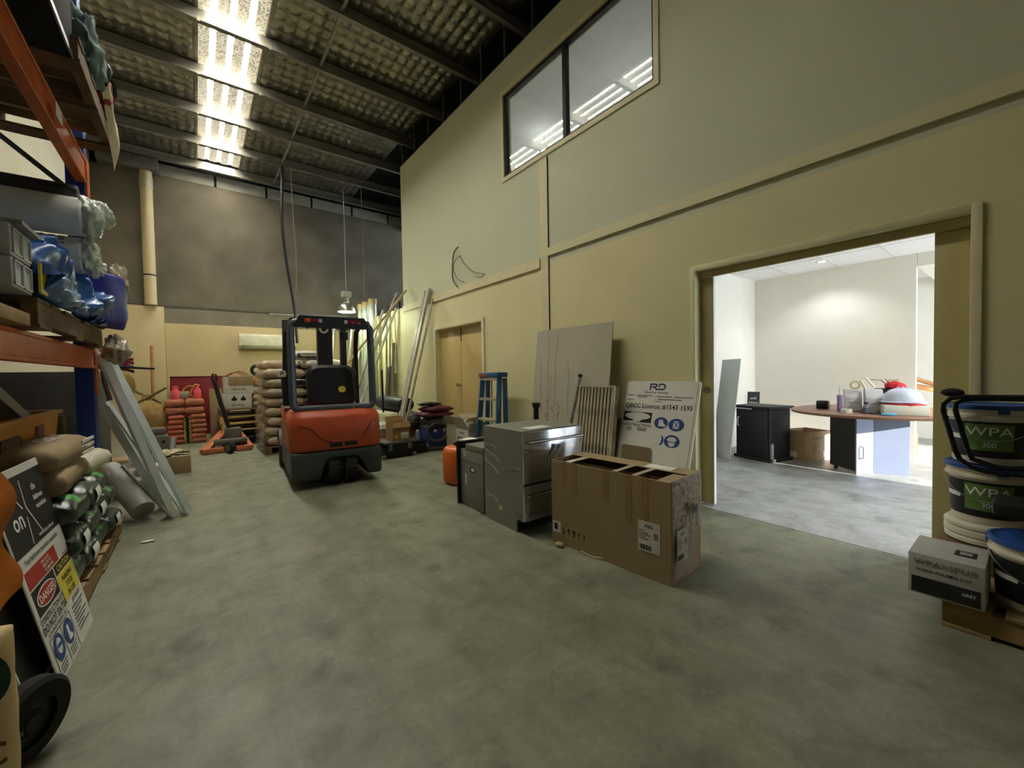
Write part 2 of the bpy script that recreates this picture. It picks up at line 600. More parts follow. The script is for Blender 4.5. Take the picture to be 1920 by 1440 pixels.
def quilt(x0, x1, y0, y1):
    cx, cy = .15, .2
    nx, ny = max(1, round((x1 - x0) / cx)), max(1, round((y1 - y0) / cy))

    def fn(u, v):
        x, y = x0 + (x1 - x0) * u, y0 + (y1 - y0) * v
        a = abs(math.sin(PI * u * nx)) ** .8
        b = abs(math.sin(PI * v * ny)) ** .8
        q = noise.noise(Vector((x * 5, y * 5, 3))) * .02 + noise.noise(Vector((x * 23, y * 13, 9))) * .016
        return (x, y, 6.225 - .036 * a * b + q * (a * b + .15))
    return G().grid(fn, nx * 4, ny * 4)


SKX = (.17, .95)
for k in range(9):
    y0, y1 = PY[k + 1] + .002, PY[k] - .002
    if True:
        for a, b in ((-1.62, SKX[0] - .04), (SKX[1] + .04, 3.6)):
            struct('insulation_blanket', quilt(a, b, y0, y1), mFoil, ce)
            w = G()
            nx = round((b - a) / .15)
            for i in range(nx + 1):
                xx = a + (b - a) * i / nx
                w.box(xx - .0015, xx + .0015, y0, y1, 6.215, 6.218)
            ny = round((y1 - y0) / .2)
            for i in range(1, ny):
                yy = y0 + (y1 - y0) * i / ny
                w.box(a, b, yy - .0015, yy + .0015, 6.212, 6.215)
            tag(struct('safety_mesh', w, mGalv, ce, smooth=False), kind='stuff')


def sky_mat(name, s, mott, warm):
    m = bpy.data.materials.new(name)
    m.use_nodes = True
    nt = m.node_tree
    b = nt.nodes['Principled BSDF']
    b.inputs['Base Color'].default_value = (.6, .58, .5, 1)
    tc = nt.nodes.new('ShaderNodeTexCoord')
    if mott:
        v = nt.nodes.new('ShaderNodeTexVoronoi')
        v.inputs['Scale'].default_value = 30
        nt.links.new(tc.outputs['Object'], v.inputs['Vector'])
        r = nt.nodes.new('ShaderNodeValToRGB')
        r.color_ramp.elements[0].position = .26
        r.color_ramp.elements[1].position = .56
        r.color_ramp.elements[0].color = (*[x * .04 for x in warm], 1)
        r.color_ramp.elements[1].color = (*warm, 1)
        nt.links.new(v.outputs['Distance'], r.inputs[0])
        nt.links.new(r.outputs[0], b.inputs['Emission Color'])
    else:
        b.inputs['Emission Color'].default_value = (*warm, 1)
    b.inputs['Emission Strength'].default_value = s
    return m


mPan = sky_mat('skylight_pan', SKYLIGHT_PAN, False, (1, .96, .86))
mRib = sky_mat('skylight_rib', SKYLIGHT_RIB, True, (1, .88, .66))
for k in range(8):
    y0, y1 = PY[k + 1] + .002, PY[k] - .002
    sk = struct('skylight_sheet', G(), mRib, ce) if False else None
    gp, gr = G(), G()
    w = (SKX[1] - SKX[0])
    pw = w / (4 * .125 + 3 * .07) * 1.0
    x = SKX[0]
    for i in range(7):
        ww = (.125 if i % 2 == 0 else .07) * pw
        if i % 2 == 0:
            gr.box(x, x + ww, y0, y1, 6.255, 6.262)
        else:
            gp.box(x, x + ww, y0, y1, 6.285, 6.29)
        x += ww
    struct('skylight_rib', gr, mRib, ce, smooth=False)
    struct('skylight_pan', gp, mPan, ce, smooth=False)
    ed = G().box(SKX[0] - .045, SKX[0], y0, y1, 6.2, 6.27).box(SKX[1], SKX[1] + .045, y0, y1, 6.2, 6.27)
    struct('skylight_edge', ed, mFoil, ce, smooth=False)

# ================================================================== shared object materials
mOrange = M('rack_orange', (196, 92, 34), .5, .1, var=.18, scale=9, bump=.05)
mBlue = M('rack_blue', (36, 60, 138), .5, .1, var=.15)
mWood = M('pallet_wood', (142, 116, 76), .8, var=.3, scale=5, bump=.25, bscale=40, stretch=(1, 1, 4))
mWoodD = M('dark_pallet_wood', (104, 82, 54), .85, var=.3, scale=5, bump=.25, bscale=40)
mWoodL = M('pale_timber', (186, 156, 100), .7, var=.2, scale=6, stretch=(1, 1, .2))
mPlyw = M('dusty_plywood', (92, 76, 52), .85, var=.25)
mCard = M('cardboard', (158, 126, 80), .75, var=.1, scale=4, bump=.08, bscale=25)
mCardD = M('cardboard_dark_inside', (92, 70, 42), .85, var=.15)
mCardG = M('dusty_cardboard', (140, 120, 88), .8, var=.15)
mBlack = M('black_plastic', (20, 20, 21), .5, var=.2)
mBlackG = M('black_gloss_plastic', (16, 16, 18), .25, var=.2)
mRubber = M('black_rubber', (24, 24, 24), .8, var=.2, bump=.1)
mWhite = M('white_plastic', (214, 214, 206), .45, var=.04)
mPrintW = M('white_print', (226, 226, 220), .6, var=.03)
mPrintK = M('black_print', (22, 22, 24), .6, var=.05)
mPrintB = M('blue_print', (24, 62, 132), .5, var=.05)
mPrintN = M('navy_print', (30, 34, 84), .5, var=.05)
mPrintR = M('red_print', (168, 40, 34), .5, var=.05)
mPrintY = M('yellow_print', (214, 200, 60), .5, var=.05)
mSteel = M('brushed_steel', (170, 170, 174), .28, .9, var=.08, scale=3, stretch=(1, 40, 1))
mAlu = M('dull_aluminium', (172, 172, 168), .42, .75, var=.15, scale=8)
mGreyP = M('grey_metal_panel', (128, 130, 118), .5, .25, var=.06, scale=3)
mClear = M('clear_shrink_wrap', (220, 214, 204), .1, var=.1, scale=14, bump=1.0, bscale=34, alpha=.4, spec=1.0)
mPoly = M('crumpled_white_plastic', (208, 216, 204), .25, var=.12, bump=.7, bscale=18)


def pallet(name, label, loc, rz=0., L=1.16, Wd=1.16, H=.13, mat=None, group=None, n=7, nb=3):
    """timber pallet: top boards run along x, bearers along y"""
    mat = mat or mWood
    t = thing(name, label, 'pallet', loc, rz, group)
    bw = L / n * .82
    d = G().box(-Wd / 2, Wd / 2, -bw / 2, bw / 2, 0, .018).build('board', mat, t, bevel=.002, seg=1)
    first = True
    for i in range(n):
        o = d if first else d.copy()
        if not first:
            COL.objects.link(o)
        first = False
        o.parent = t
        o.location = (rnd.uniform(-.008, .008), -L / 2 + bw / 2 + i * (L - bw) / (n - 1), H - .018)
    for i in range(nb):
        o = d.copy()
        COL.objects.link(o)
        o.parent = t
        o.location = (0, -L / 2 + bw / 2 + i * (L - bw) / (nb - 1), 0)
    b = None
    for i in range(3):
        if b is None:
            b = o = G().box(-.025, .025, -L / 2, L / 2, .018, H - .018).build('bearer', mat, t, bevel=.003, seg=1)
        else:
            o = b.copy()
            COL.objects.link(o)
            o.parent = t
        o.location = (-Wd / 2 + .03 + i * (Wd - .06) / 2, 0, 0)
    return t


def carton(name, label, cat, size, loc, rz=0., mat=None, open_top=False, flaps=(), group=None, tape=True, rot=None):
    """cardboard box, base centre at loc; open boxes have walls with thickness"""
    L, Wd, H = size
    mat = mat or mCard
    t = thing(name, label, cat, loc, rz, group, rot)
    g = G()
    w = .006
    if open_top:
        g.box(-L / 2, L / 2, -Wd / 2, Wd / 2, 0, w)
        g.box(-L / 2, -L / 2 + w, -Wd / 2, Wd / 2, w, H).box(L / 2 - w, L / 2, -Wd / 2, Wd / 2, w, H)
        g.box(-L / 2 + w, L / 2 - w, -Wd / 2, -Wd / 2 + w, w, H).box(-L / 2 + w, L / 2 - w, Wd / 2 - w, Wd / 2, w, H)
        g.build('body', mat, t, smooth=False)
    else:
        g.box(-L / 2, L / 2, -Wd / 2, Wd / 2, 0, H).build('body', mat, t, bevel=.006)
        if tape:
            G().box(-L / 2 - .001, L / 2 + .001, -.025, .025, H, H + .001).build('tape', M('packing_tape', (176, 150, 106), .3, var=.06), t, smooth=False)
    for side, ang, fl in flaps:
        f = G()
        if side in 'xX':
            s = 1 if side == 'X' else -1
            f.box(0, fl * s, -Wd / 2, Wd / 2, 0, .005, T(s * L / 2, 0, H - .001) @ RY(-s * ang))
        else:
            s = 1 if side == 'Y' else -1
            f.box(-L / 2, L / 2, 0, fl * s, 0, .005, T(0, s * Wd / 2, H - .001) @ RX(s * ang))
        f.build('flap', mat, t, smooth=False)
    return t


def crumple(g, c, r, seed, amp=.35, n=14, sq=(1, 1, 1), freq=2.2):
    """crumpled blob surface"""
    def fn(u, v):
        a, b = u * 2 * PI, (v - .5) * PI
        d = Vector((math.cos(a) * math.cos(b), math.sin(a) * math.cos(b), math.sin(b)))
        k = 1 + amp * noise.noise(d * freq + Vector((seed, seed * 2.3, 0))) + amp * .5 * noise.noise(d * freq * 2.7 + Vector((seed * 3, 1, 5)))
        return (c[0] + d.x * r * k * sq[0], c[1] + d.y * r * k * sq[1], c[2] + d.z * r * k * sq[2])
    n = int(n * 1.6)
    g.soft = True
    return g.grid(fn, n * 2, n)


# ------------------------------------------------------------------ pallet rack along the left wall
rack = thing('pallet_rack', 'blue and orange steel pallet rack along the left wall', 'rack', (-.6, 4.3, 0))
for x in (0, -.9):
    for y in (0.03, -3.3):
        up1 = G().box(x - .1, x, y - .055, y + .055, 0, 5.2).build('upright', mBlue, rack, bevel=.004, seg=1)
        sl = G()
        for k in range(36):
            z = .2 + k * .14
            sl.box(x - .0005, x + .001, y - .03, y - .018, z, z + .03).box(x - .0005, x + .001, y + .018, y + .03, z, z + .03)
        sl.build('slots', M('slot_dark', (10, 14, 40), .8), up1, smooth=False)
for z0, z1 in ((1.31, 1.445), (2.66, 2.84)):
    for x in (-.025, -.875):
        bm_ = G().box(x - .025, x + .028, -3.25, -.01, z0, z1).box(x + .028, x + .034, -3.25, -.01, z0, z0 + .02).box(x + .028, x + .034, -3.25, -.01, z1 - .02, z1).build('beam', mOrange, rack, bevel=.003, seg=1)
        G().box(x - .02, x + .036, -.015, .085, z0 - .2, z1 + .01).build('connector_plate', mOrange, bm_, bevel=.003, seg=1)
G().box(.0345, .0355, -.98, -.84, 2.68, 2.76).build('load_label', mPrintW, rack, smooth=False)
for a, b in (((-.08, .03, .5), (-.85, .03, 1.2)), ((-.85, .03, 1.2), (-.08, .03, 1.9)), ((-.08, .03, 1.9), (-.85, .03, 2.6)), ((-.08, .03, 2.6), (-.85, .03, 3.3))):
    G().beam(a, b, .03, .03).build('brace', M('brace_dark', (40, 42, 50), .6, .4), rack)
for a, b in (((-.15, -2.2, 2.05), (-.15, -.25, 1.62)), ((-.30, -2.5, 2.35), (-.30, -.1, 1.62))):
    pass
G().box(-.88, -.12, -3.2, -.06, .56, .6).build('shelf_board', mPlyw, rack, smooth=False)

# ------------------------------------------------------------------ lower shelf level
pallet('pallet', 'weathered timber pallet on the lower rack beam under the white rolls', (-1.06, 3.36, 1.448), 0, L=1.5, Wd=1.08, mat=mWoodD)
pk = G().box(-.62, -.44, 1.15, 3.42, 1.416, 1.417)
tag(G().box(-.66, -.535, 1.2, 2.55, 1.447, 1.50).build('timber_plank', mWood, bevel=.004), 'rough timber plank lying along the lower orange rack beam', 'plank')


def roll(name, label, p, L, r, mat, cap=None, core=True):
    t = thing(name, label, 'roll', p)
    g = G()
    prof = [(0, 0), (r * .92, 0), (r, .01), (r, L - .01), (r * .92, L), (0, L)]
    g.lathe(prof, 28, RY(-PI / 2))
    g.build('sheet_roll', mat, t)
    return t


r1 = roll('plastic_roll', 'white plastic sheet roll, upper of the two on the rack', (-.515, 3.62, 2.222), 1.05, .114, M('white_sheet_roll', (236, 240, 232), .4, var=.06, scale=3))
g = G()
crumple(g, (.015, 0, .0), .112, 3.1, .3, 16, (.65, .95, 1.05), 2.6)
crumple(g, (.065, .03, .04), .085, 8.1, .36, 12, (.75, .8, .9), 3)
g.build('wrapped_end', mPoly, r1)
r2 = roll('plastic_roll', 'printed white sheet roll, lower of the two on the rack', (-.53, 3.66, 1.995), 1.05, .108, M('pale_sheet_roll', (222, 226, 220), .4, var=.08, scale=3))
g = G()
crumple(g, (.01, 0, 0), .102, 5.7, .32, 16, (.6, .95, 1.05), 2.6)
crumple(g, (.035, .03, -.06), .066, 2.7, .5, 12, (.75, .8, .9), 3)
g.build('wrapped_end', mPoly, r2)
g = G()
g.lathe([(.1095, 0), (.1095, .12)], 28, T(-.33, 0, 0) @ RY(-PI / 2))
g.build('green_band', M('band_green', (118, 132, 84), .6), r2)
mr = G()
for i in range(5):
    a = -1.2 + i * .25
    for w in range(4):
        mr.box(-.10 - w * .045, -.07 - w * .045, -.001, .0, -.006, .006, Matrix.Rotation(a, 4, 'X') @ T(0, 0, 0) @ T(0, -.1096, 0))
mr.build('print', M('grey_print', (120, 124, 128), .6), r2, smooth=False)
r3 = roll('membrane_roll', 'thin black membrane roll lying on the upper white roll', (-.55, 3.70, 2.385), 1.0, .054, M('dark_membrane', (58, 58, 62), .35, var=.2, scale=20, bump=.3))

cr = thing('storage_drawer_unit', 'pale grey plastic drawer unit at the near end of the rack shelf', 'storage box', (-.86, 2.50, 1.582))
G().box(-.32, .32, -.12, .12, 0, .115).build('drawer', M('pale_grey_plastic', (172, 174, 178), .5, var=.04), cr, bevel=.006)
G().box(-.32, .32, -.12, .12, .12, .24).build('drawer', MATS['pale_grey_plastic'], cr, bevel=.006)
g = G()
for z in (.012, .132):
    for k in range(2):
        y = -.105 + k * .108
        g.box(.32, .326, y, y + .1, z, z + .005).box(.32, .326, y, y + .1, z + .09, z + .095).box(.32, .326, y, y + .005, z, z + .095).box(.32, .326, y + .095, y + .1, z, z + .095)
g.build('ribs', M('pale_rib', (200, 202, 206), .5), cr, smooth=False)
g = G().box(-.32, .35, -.11, .13, .242, .256)
crumple(g, (.12, .0, .265), .1, 4.4, .5, 10, (1.6, .8, .2))
g.build('paper_on_top', M('dusty_paper', (150, 148, 138), .8), cr)


# blue tarpaulin heaped on the shelf and hanging over its edge
def tarp(u, v):
    y = 2.66 + 1.42 * u
    prof = [(-1.1, 1.65), (-1.0, 1.88), (-.78, 1.95), (-.6, 1.92), (-.52, 1.82), (-.52, 1.68), (-.54, 1.60)]
    k = v * (len(prof) - 1)
    i = min(int(k), len(prof) - 2)
    f = k - i
    x = prof[i][0] * (1 - f) + prof[i + 1][0] * f
    z = prof[i][1] * (1 - f) + prof[i + 1][1] * f
    e = math.sin(PI * min(1, max(0, u))) ** .4
    z = 1.60 + (z - 1.60) * (.45 + .55 * e) * (1.0 - .25 * u + .12 * math.sin(u * 9))
    q = Vector((u * 6, v * 3, 2))
    d = abs(noise.noise(q * 1.3)) * .13 + abs(noise.noise(q * 2.9)) * .06
    return (x + d * (.9 if v > .45 else .3) - .02, y + noise.noise(q * 2 + Vector((9, 0, 0))) * .08, max(1.60, z + d * .8 - .04))


tag(G().grid(tarp, 70, 40).build('blue_tarpaulin', M('blue_tarp', (44, 92, 160), .35, var=.25, scale=10, bump=.35, bscale=14), ang=60), 'crumpled bright blue tarpaulin heaped on the rack shelf below the rolls', 'tarpaulin')
g = G()
crumple(g, (-.57, 3.05, 1.645), .14, 9.3, .5, 14, (.6, 1.8, .35), 2)
tag(g.build('blue_bag', M('pale_blue_film', (112, 146, 186), .35, var=.2, bump=.5, bscale=12)), 'flat pale blue plastic bag at the edge of the rack shelf', 'bag')
g = G()
g.sack(.40, .30, .12, 4, mx=T(-.50, 4.20, 1.60) @ RZ(1.15) @ RX(PI / 2) @ RZ(PI / 2) @ T(.2, 0, -.06))
pb = tag(g.build('purple_bag', M('indigo_sack', (40, 44, 136), .5, var=.12, bump=.2)), 'indigo blue sack standing upright at the far end of the rack shelf', 'sack')
g = G()
crumple(g, (-.46, 4.34, 1.97), .085, 6.1, .5, 12, (.7, .9, 1.4))
tag(crumple(G(), (-.47, 4.26, 1.45), .10, 1.9, .5, 12, (.7, 1.1, 1.0)).build('plastic_wrap', M('dusty_clear_bag2', (176, 164, 146), .2, var=.2, bump=.8, bscale=16)), 'bunched clear plastic wrap below the rack shelf at the tops of the leaning studs', 'plastic wrap')
tag(g.build('clear_plastic_bag', M('dusty_clear_bag', (170, 158, 140), .2, var=.2, bump=.8, bscale=16)), 'crumpled clear plastic wrap above the indigo sack at the rack end', 'plastic wrap')
tag(G().cyl((-.64, 3.6, 1.606), (-.52, 4.08, 1.606), .026).build('black_tube', mBlack), 'short black plastic tube lying on the rack shelf edge', 'tube')
# dark angled frames standing on the shelf behind the rolls
for i, (a, b, lab) in enumerate((((-1.1, 2.97, 2.745), (-.95, 4.2, 2.32), 'upper black angled strut propped behind the rolls'), ((-1.2, 2.9, 2.50), (-1.0, 4.0, 2.26), 'lower black angled strut propped behind the rolls'))):
    tag(G().beam(a, b, .06, .1).build('black_strut', mBlack, bevel=.004), lab, 'strut')

# ------------------------------------------------------------------ upper shelf level
pallet('pallet', 'timber pallet on the upper orange rack beam', (-.95, 3.56, 2.843), 0, L=1.1, Wd=1.06, mat=mWoodD)
bx_ = thing('black_crate', 'large black plastic wrapped crate on the top rack level', 'crate', (-.92, 2.28, 2.845))
G().box(-.45, .47, -.75, .78, .0, .75).build('body', M('black_film', (24, 23, 23), .85, var=.3, bump=.3, spec=.1), bx_, bevel=.012)
G().box(.472, .476, -.75, .78, .0, .03).build('edge_strip', M('grey_edge', (112, 112, 112), .4, .5), bx_, smooth=False)
g = G()
crumple(g, (-.47, 3.50, 3.18), .19, 12.3, .4, 16, (.4, 1.1, 1.0))
tag(g.build('grey_cloth', M('grey_green_cloth', (96, 116, 114), .85, var=.2)), 'grey green folded cloth on the top pallet of the rack', 'cloth')
g = G()
crumple(g, (-.45, 3.86, 3.12), .14, 15.3, .35, 14, (.4, .8, 1.2))
rb = tag(g.build('red_bag', M('dull_red_fabric', (140, 34, 42), .7, var=.25)), 'dull red bag with dark strap on the top pallet of the rack', 'bag')
g = G()
g.tube([(-.42 + .03 * math.sin(t * 3), 3.9 + .12 * math.cos(t), 3.16 + .2 * math.sin(t)) for t in [i * PI / 10 - .6 for i in range(13)]], .012)
g.build('strap', mBlack, rb)
tag(G().grid(lambda u, v: (-.41 + .02 * math.sin(v * 4), 3.70 + .42 * u, 3.18 - .34 * v * (0.3 + .7 * u) - .12 * u + .02 * math.sin(u * 9)), 16, 12).build('cream_sheet', M('cream_film', (206, 192, 160), .5, var=.1)), 'cream plastic sheet hanging off the far corner of the top pallet', 'plastic sheet')
tag(G().box(-.62, -.60, 2.66, 2.67, 2.7, 2.95).build('white_rod', mWhite), 'thin white rod standing on the top pallet of the rack', 'rod') if False else None

# ------------------------------------------------------------------ under the lower beam
tb = thing('orange_tub', 'large orange yellow plastic tub under the lower rack beam', 'tub', (-1.09, 3.42, .602))
mTub = M('tub_orange', (190, 128, 34), .5, var=.1, scale=3)
g = G()


def rr(hx, hy, r, n=5):
    p = []
    for cx, cy, a0 in ((hx - r, hy - r, 0), (-hx + r, hy - r, PI / 2), (-hx + r, -hy + r, PI), (hx - r, -hy + r, 1.5 * PI)):
        for i in range(n + 1):
            a = a0 + PI / 2 * i / n
            p.append((cx + r * math.cos(a), cy + r * math.sin(a)))
    return p


def ringloft(g, levels, close0=True, close1=False, mx=None):
    """levels: (z, polygon) with equal counts"""
    n = len(levels[0][1])
    vs = [(x, y, z) for z, pg in levels for x, y in pg]
    fs = [(k * n + i, k * n + (i + 1) % n, (k + 1) * n + (i + 1) % n, (k + 1) * n + i) for k in range(len(levels) - 1) for i in range(n)]
    if close0: fs.append(tuple(reversed(range(n))))
    if close1: fs.append(tuple((len(levels) - 1) * n + i for i in range(n)))
    return g.add(vs, fs, mx)


ringloft(g, [(0, rr(.28, .58, .06)), (.18, rr(.30, .60, .06)), (.19, rr(.335, .64, .07)), (.40, rr(.35, .66, .07)), (.405, rr(.37, .68, .07)), (.425, rr(.37, .68, .07)), (.425, rr(.33, .64, .06)), (.03, rr(.27, .57, .05)), (.03, rr(.01, .01, .005))])
g.build('tub_body', mTub, tb)
for k in range(5):
    y = -.5 + k * .25
    G().box(.28, .335, y - .03, y + .03, .0, .2).build('rib', mTub, tb, bevel=.01)
mx_ = frame((.349, -.3, .30), (0, 1, 0), (0, 0, 1))
g = G()
ringloft(g, [(0, rr(.15, .038, .035)), (.006, rr(.15, .038, .035))], close1=True, mx=mx_)
bd = g.build('badge', M('badge_brown', (66, 38, 16), .6), tb)
text([('NALLY', 0, -.02, .045)], M('badge_letter', (150, 108, 52), .6), tb, frame((.356, -.3, .30), (0, 1, 0), (0, 0, 1)))
G().box(.348, .352, .12, .26, .24, .36).build('purple_sticker', M('purple_sticker', (112, 68, 74), .6, var=.2, scale=20), tb, smooth=False)
tag(G().box(-.92, -.55, 3.30, 3.62, .602, .98).build('olive_box', M('olive_card', (92, 86, 48), .8), bevel=.005), 'olive drab box between the orange tub and the blue upright', 'box') if False else None

# leaning steel profiles inside the rack bay
for i, (a, b, w, h, lab) in enumerate((((-.86, 3.0, 1.30), (-.78, 4.25, .70), .08, .06, 'grey steel channel leaning inside the rack bay behind the tub'),
                                    ((-1.0, 2.75, 1.27), (-.95, 3.55, 1.03), .012, .025, 'thin grey rod leaning above the orange tub'),
                                    ((-1.15, 2.9, 1.22), (-1.1, 3.7, 1.03), .012, .025, 'second thin grey rod leaning above the orange tub'),
                                    ((-1.2, 3.1, 1.30), (-1.1, 4.3, .75), .14, .04, 'broad dark grey plank leaning deep inside the rack bay'))):
    tag(G().beam(a, b, w, h).build('steel_profile', mGalv if i == 0 else M('dark_grey_profile', (92, 92, 92), .5, .3), bevel=.003, seg=1), lab, 'steel profile')

# pallet with green wrapped bundles and paper bags
pallet('pallet', 'timber pallet on the floor carrying the green wrapped bundles', (-1.02, 3.70, 0), 0, L=1.42, Wd=1.04, H=.13, mat=mWood)
mGreen = M('dark_green_film', (12, 40, 22), .3, var=.5, scale=9, bump=.6, bscale=14, spec=.8)
mLime = M('lime_label', (74, 158, 74), .35, var=.15)
gs = G().sack(.88, .33, .175, 2, p=3, lump=.02)
gm_ = gs.build('green_bundle', mGreen)
COL.objects.unlink(gm_)
pos = 0
words = ('nearest', 'second', 'third', 'farthest')
lw = ('bottom', 'middle', 'top')
for l in range(3):
    for i in range(4 if l < 2 else 3):
        t = thing('green_bundle', f'dark green film wrapped bundle, {words[i]} of the {lw[l]} row on the floor pallet', 'bundle', (-.93 + rnd.uniform(-.02, .02), 3.06 + i * .335 + .02 * l, .132 + l * .163), rnd.uniform(-.04, .04), 'green bundles on the floor pallet')
        o = gm_.copy()
        o.name = 'wrapped_pack'
        COL.objects.link(o)
        o.parent = t
        if (l + i) % 2 == 0:
            p = G().grid(lambda u, v: (.355 + .075 * u, -.05 + .10 * v, .176 - .045 * u * u - .012 * (2 * v - 1) ** 2), 6, 6)
            p.build('label_stripe', mLime, t)
        else:
            p = G().grid(lambda u, v: (.437 + .010 * math.sin(PI * u), -.06 + .12 * v, .045 + .085 * u), 4, 4)
            p.build('label_patch', mPrintW, t)
bpy.data.objects.remove(gm_)

mBag = M('brown_paper_bag', (152, 130, 98), .75, var=.12, scale=4, bump=.25, bscale=14)
mBagW = M('white_paper_bag', (210, 204, 184), .7, var=.08, scale=5, bump=.2, bscale=14)
for k, (lab, mt, loc, rz, sz) in enumerate((('upper brown paper cement bag with white print on the green bundles', mBag, (-.76, 3.31, .755), 1.53, (.70, .44, .145)),
                                          ('lower brown paper cement bag with white print on the green bundles', mBag, (-.77, 3.32, .622), 1.60, (.70, .45, .15)),
                                          ('white paper bag of powder on the green bundles beside the blue upright', mBagW, (-.76, 3.96, .60), 1.5, (.50, .46, .14)),
                                          ('pinkish paper bag under the white paper bag on the bundles', M('pink_paper_bag', (176, 140, 112), .75, var=.12, bump=.2), (-.76, 3.97, .462), 1.55, (.50, .45, .14)))):
    t = thing('cement_bag', lab, 'bag', loc, rz, 'bags on the green bundles')
    G().sack(*sz, seed=k + 3, p=5, lump=.016).build('paper_sack', mt, t)
    if k < 2:
        text([('BLUE TACK' if False else 'CEMENT', 0, -.03, .07)], mPrintW, t, frame((0, -sz[1] / 2 * .55, sz[2] + .008), (1, 0, 0), (0, 1, .1)))
        g = G()
        for z in (.03, .065, .1):
            g.box(.1, .36, -.006, .0, z, z + .018, T(0, -sz[1] / 2 * .97, 0))
        g.build('print', mPrintW, t, smooth=False) if k == 0 else None
    if k == 2:
        g = G()
        mm = frame((0, 0, .146), (1, 0, 0), (0, 1, 0))
        for a, b, c, d in ((-.18, .18, .12, .126), (-.18, .18, -.126, -.12), (-.18, -.174, -.12, .12), (.174, .18, -.12, .12)):
            flat(g, mm, a, b, c, d, .003)
        g.build('printed_border', M('faded_print', (128, 122, 104), .7), t, smooth=False)

# ------------------------------------------------------------------ construction sign leaning at the rack
sg = thing('construction_sign', 'white construction site safety sign leaning against the rack, dark panel on top', 'sign', (-.465, 2.38, 0))
R_, U_ = Vector((.013, .555, 0)).normalized(), Vector((-.17, 0, .858)).normalized()
N_ = R_.cross(U_)
SW, SH = .556, .874
F0 = frame((0, 0, 0), R_, U_)
G().box(0, SW, 0, SH, -.006, 0, F0).build('board', mWhite, sg, bevel=.002, seg=1)
g = G()
flat(g, F0, .012, SW - .006, .535, SH - .035)
flat(g, F0, .03, .295, .285, .395)
g.build('black_panels', mPrintK, sg, smooth=False)
g = G()
for a, b in (((.13, .80), (.22, .70)), ((.27, .815), (.255, .70)), ((.255, .70), (.34, .56)), ((.235, .66), (.21, .545))):
    v = (Vector(b) - Vector(a))
    nrm = Vector((-v.y, v.x)).normalized() * .0035
    poly(g, F0, [tuple(Vector(a) + nrm), tuple(Vector(a) - nrm), tuple(Vector(b) - nrm), tuple(Vector(b) + nrm)], .002)
g.build('cross_logo', mPrintW, sg, smooth=False)
text([('on', .14, .63, .08), ('tile', .37, .75, .03, 'LEFT'), ('bathroom', .36, .705, .026, 'LEFT', .8), ('renovations', .36, .665, .026, 'LEFT', .75), ('www.onx.com.au', .38, .553, .02)], mPrintW, sg, F0, off=.0022)
g = G()
flat(g, F0, .03, .395, .402, .475)
flat(g, F0, .455, .54, .402, .406)
g.build('red_panel', mPrintR, sg, smooth=False)
g = G()
disc(g, F0, .163, .34, .115, .042, .002)
g.build('danger_ring', mPrintW, sg, smooth=False)
g = G()
disc(g, F0, .163, .34, .107, .036, .0026)
g.build('danger_oval', mPrintR, sg, smooth=False)
text([('DANGER', .163, .325, .034), ('1300 670 771', .25, .452, .014), ('0404 777 757', .26, .432, .014), ('07 3880 7700', .27, .411, .014)], mPrintW, sg, F0, off=.0032)
g = G()
flat(g, F0, .31, .54, .22, .345)
g.build('yellow_panel', mPrintY, sg, smooth=False)
g = G()
flat(g, F0, .31, .54, .35, .395)
g.build('caution_panel', mPrintK, sg, smooth=False)
text([('CAUTION', .425, .359, .03)], mPrintY, sg, F0, off=.002)
text([('Your bathroom renovation specialists', .27, .497, .022, 'CENTER', .9), ('NAILING', .425, .305, .026), ('TOOL', .425, .268, .026), ('IN USE', .425, .230, .026), ('CONSTRUCTION SITE', .165, .252, .026, 'CENTER', .86), ('DO NOT ENTER', .165, .212, .034, 'CENTER', .92), ('AUTHORISED PERSONS ONLY', .165, .19, .014), ('SITE RULES', .44, .19, .018)], mPrintK, sg, F0, off=.002)
g = G()
for i in range(7):
    flat(g, F0, .35, .35 + .17 * (1 - .2 * (i % 3)), .165 - i * .018, .171 - i * .018, .0016)
for i in range(3):
    flat(g, F0, .05, .14 - .01 * i, .05 - i * .014, .055 - i * .014, .0016)
    flat(g, F0, .19, .28 - .01 * i, .05 - i * .014, .055 - i * .014, .0016)
for a, b, c, d in ((.03, .31, .178, .181), (.03, .033, .01, .178), (.30, .303, .01, .178), (.165, .168, .01, .178)):
    flat(g, F0, a, b, c, d, .0016)
g.build('small_print', M('grey_small_print', (90, 90, 92), .6), sg, smooth=False)
g = G()
disc(g, F0, .098, .12, .056, None, .0022)
disc(g, F0, .234, .12, .056, None, .0022)
g.build('blue_symbols', mPrintB, sg, smooth=False)
disc(G(), F0, .098, .125, .028, .034, .0028).build('head_figure', mPrintW, sg, smooth=False)
poly(G(), F0, [(.215, .15), (.238, .15), (.24, .11), (.262, .095), (.262, .082), (.213, .082)], .0028).build('boot_figure', mPrintW, sg, smooth=False)
g = G()
poly(g, F0, [(.073, .135), (.123, .135), (.123, .12), (.073, .12)], .0032)
g.build('goggles', mPrintB, sg, smooth=False)
s2 = thing('black_board', 'black board with white rounded border behind the construction sign', 'board', (-.515, 2.20, 0))
F1 = frame((0, 0, 0), (.02, 1, 0), (-.19, 0, .85))
G().box(0, .6, 0, .83, -.012, 0, F1).build('panel', mBlack, s2, bevel=.004)
bp = rr(.27, .37, .05, 6)
G().tube([tuple(F1 @ Vector((.3 + x, .41 + y, .003))) for x, y in bp], .006, 6, closed=True).build('white_border', mPrintW, s2)

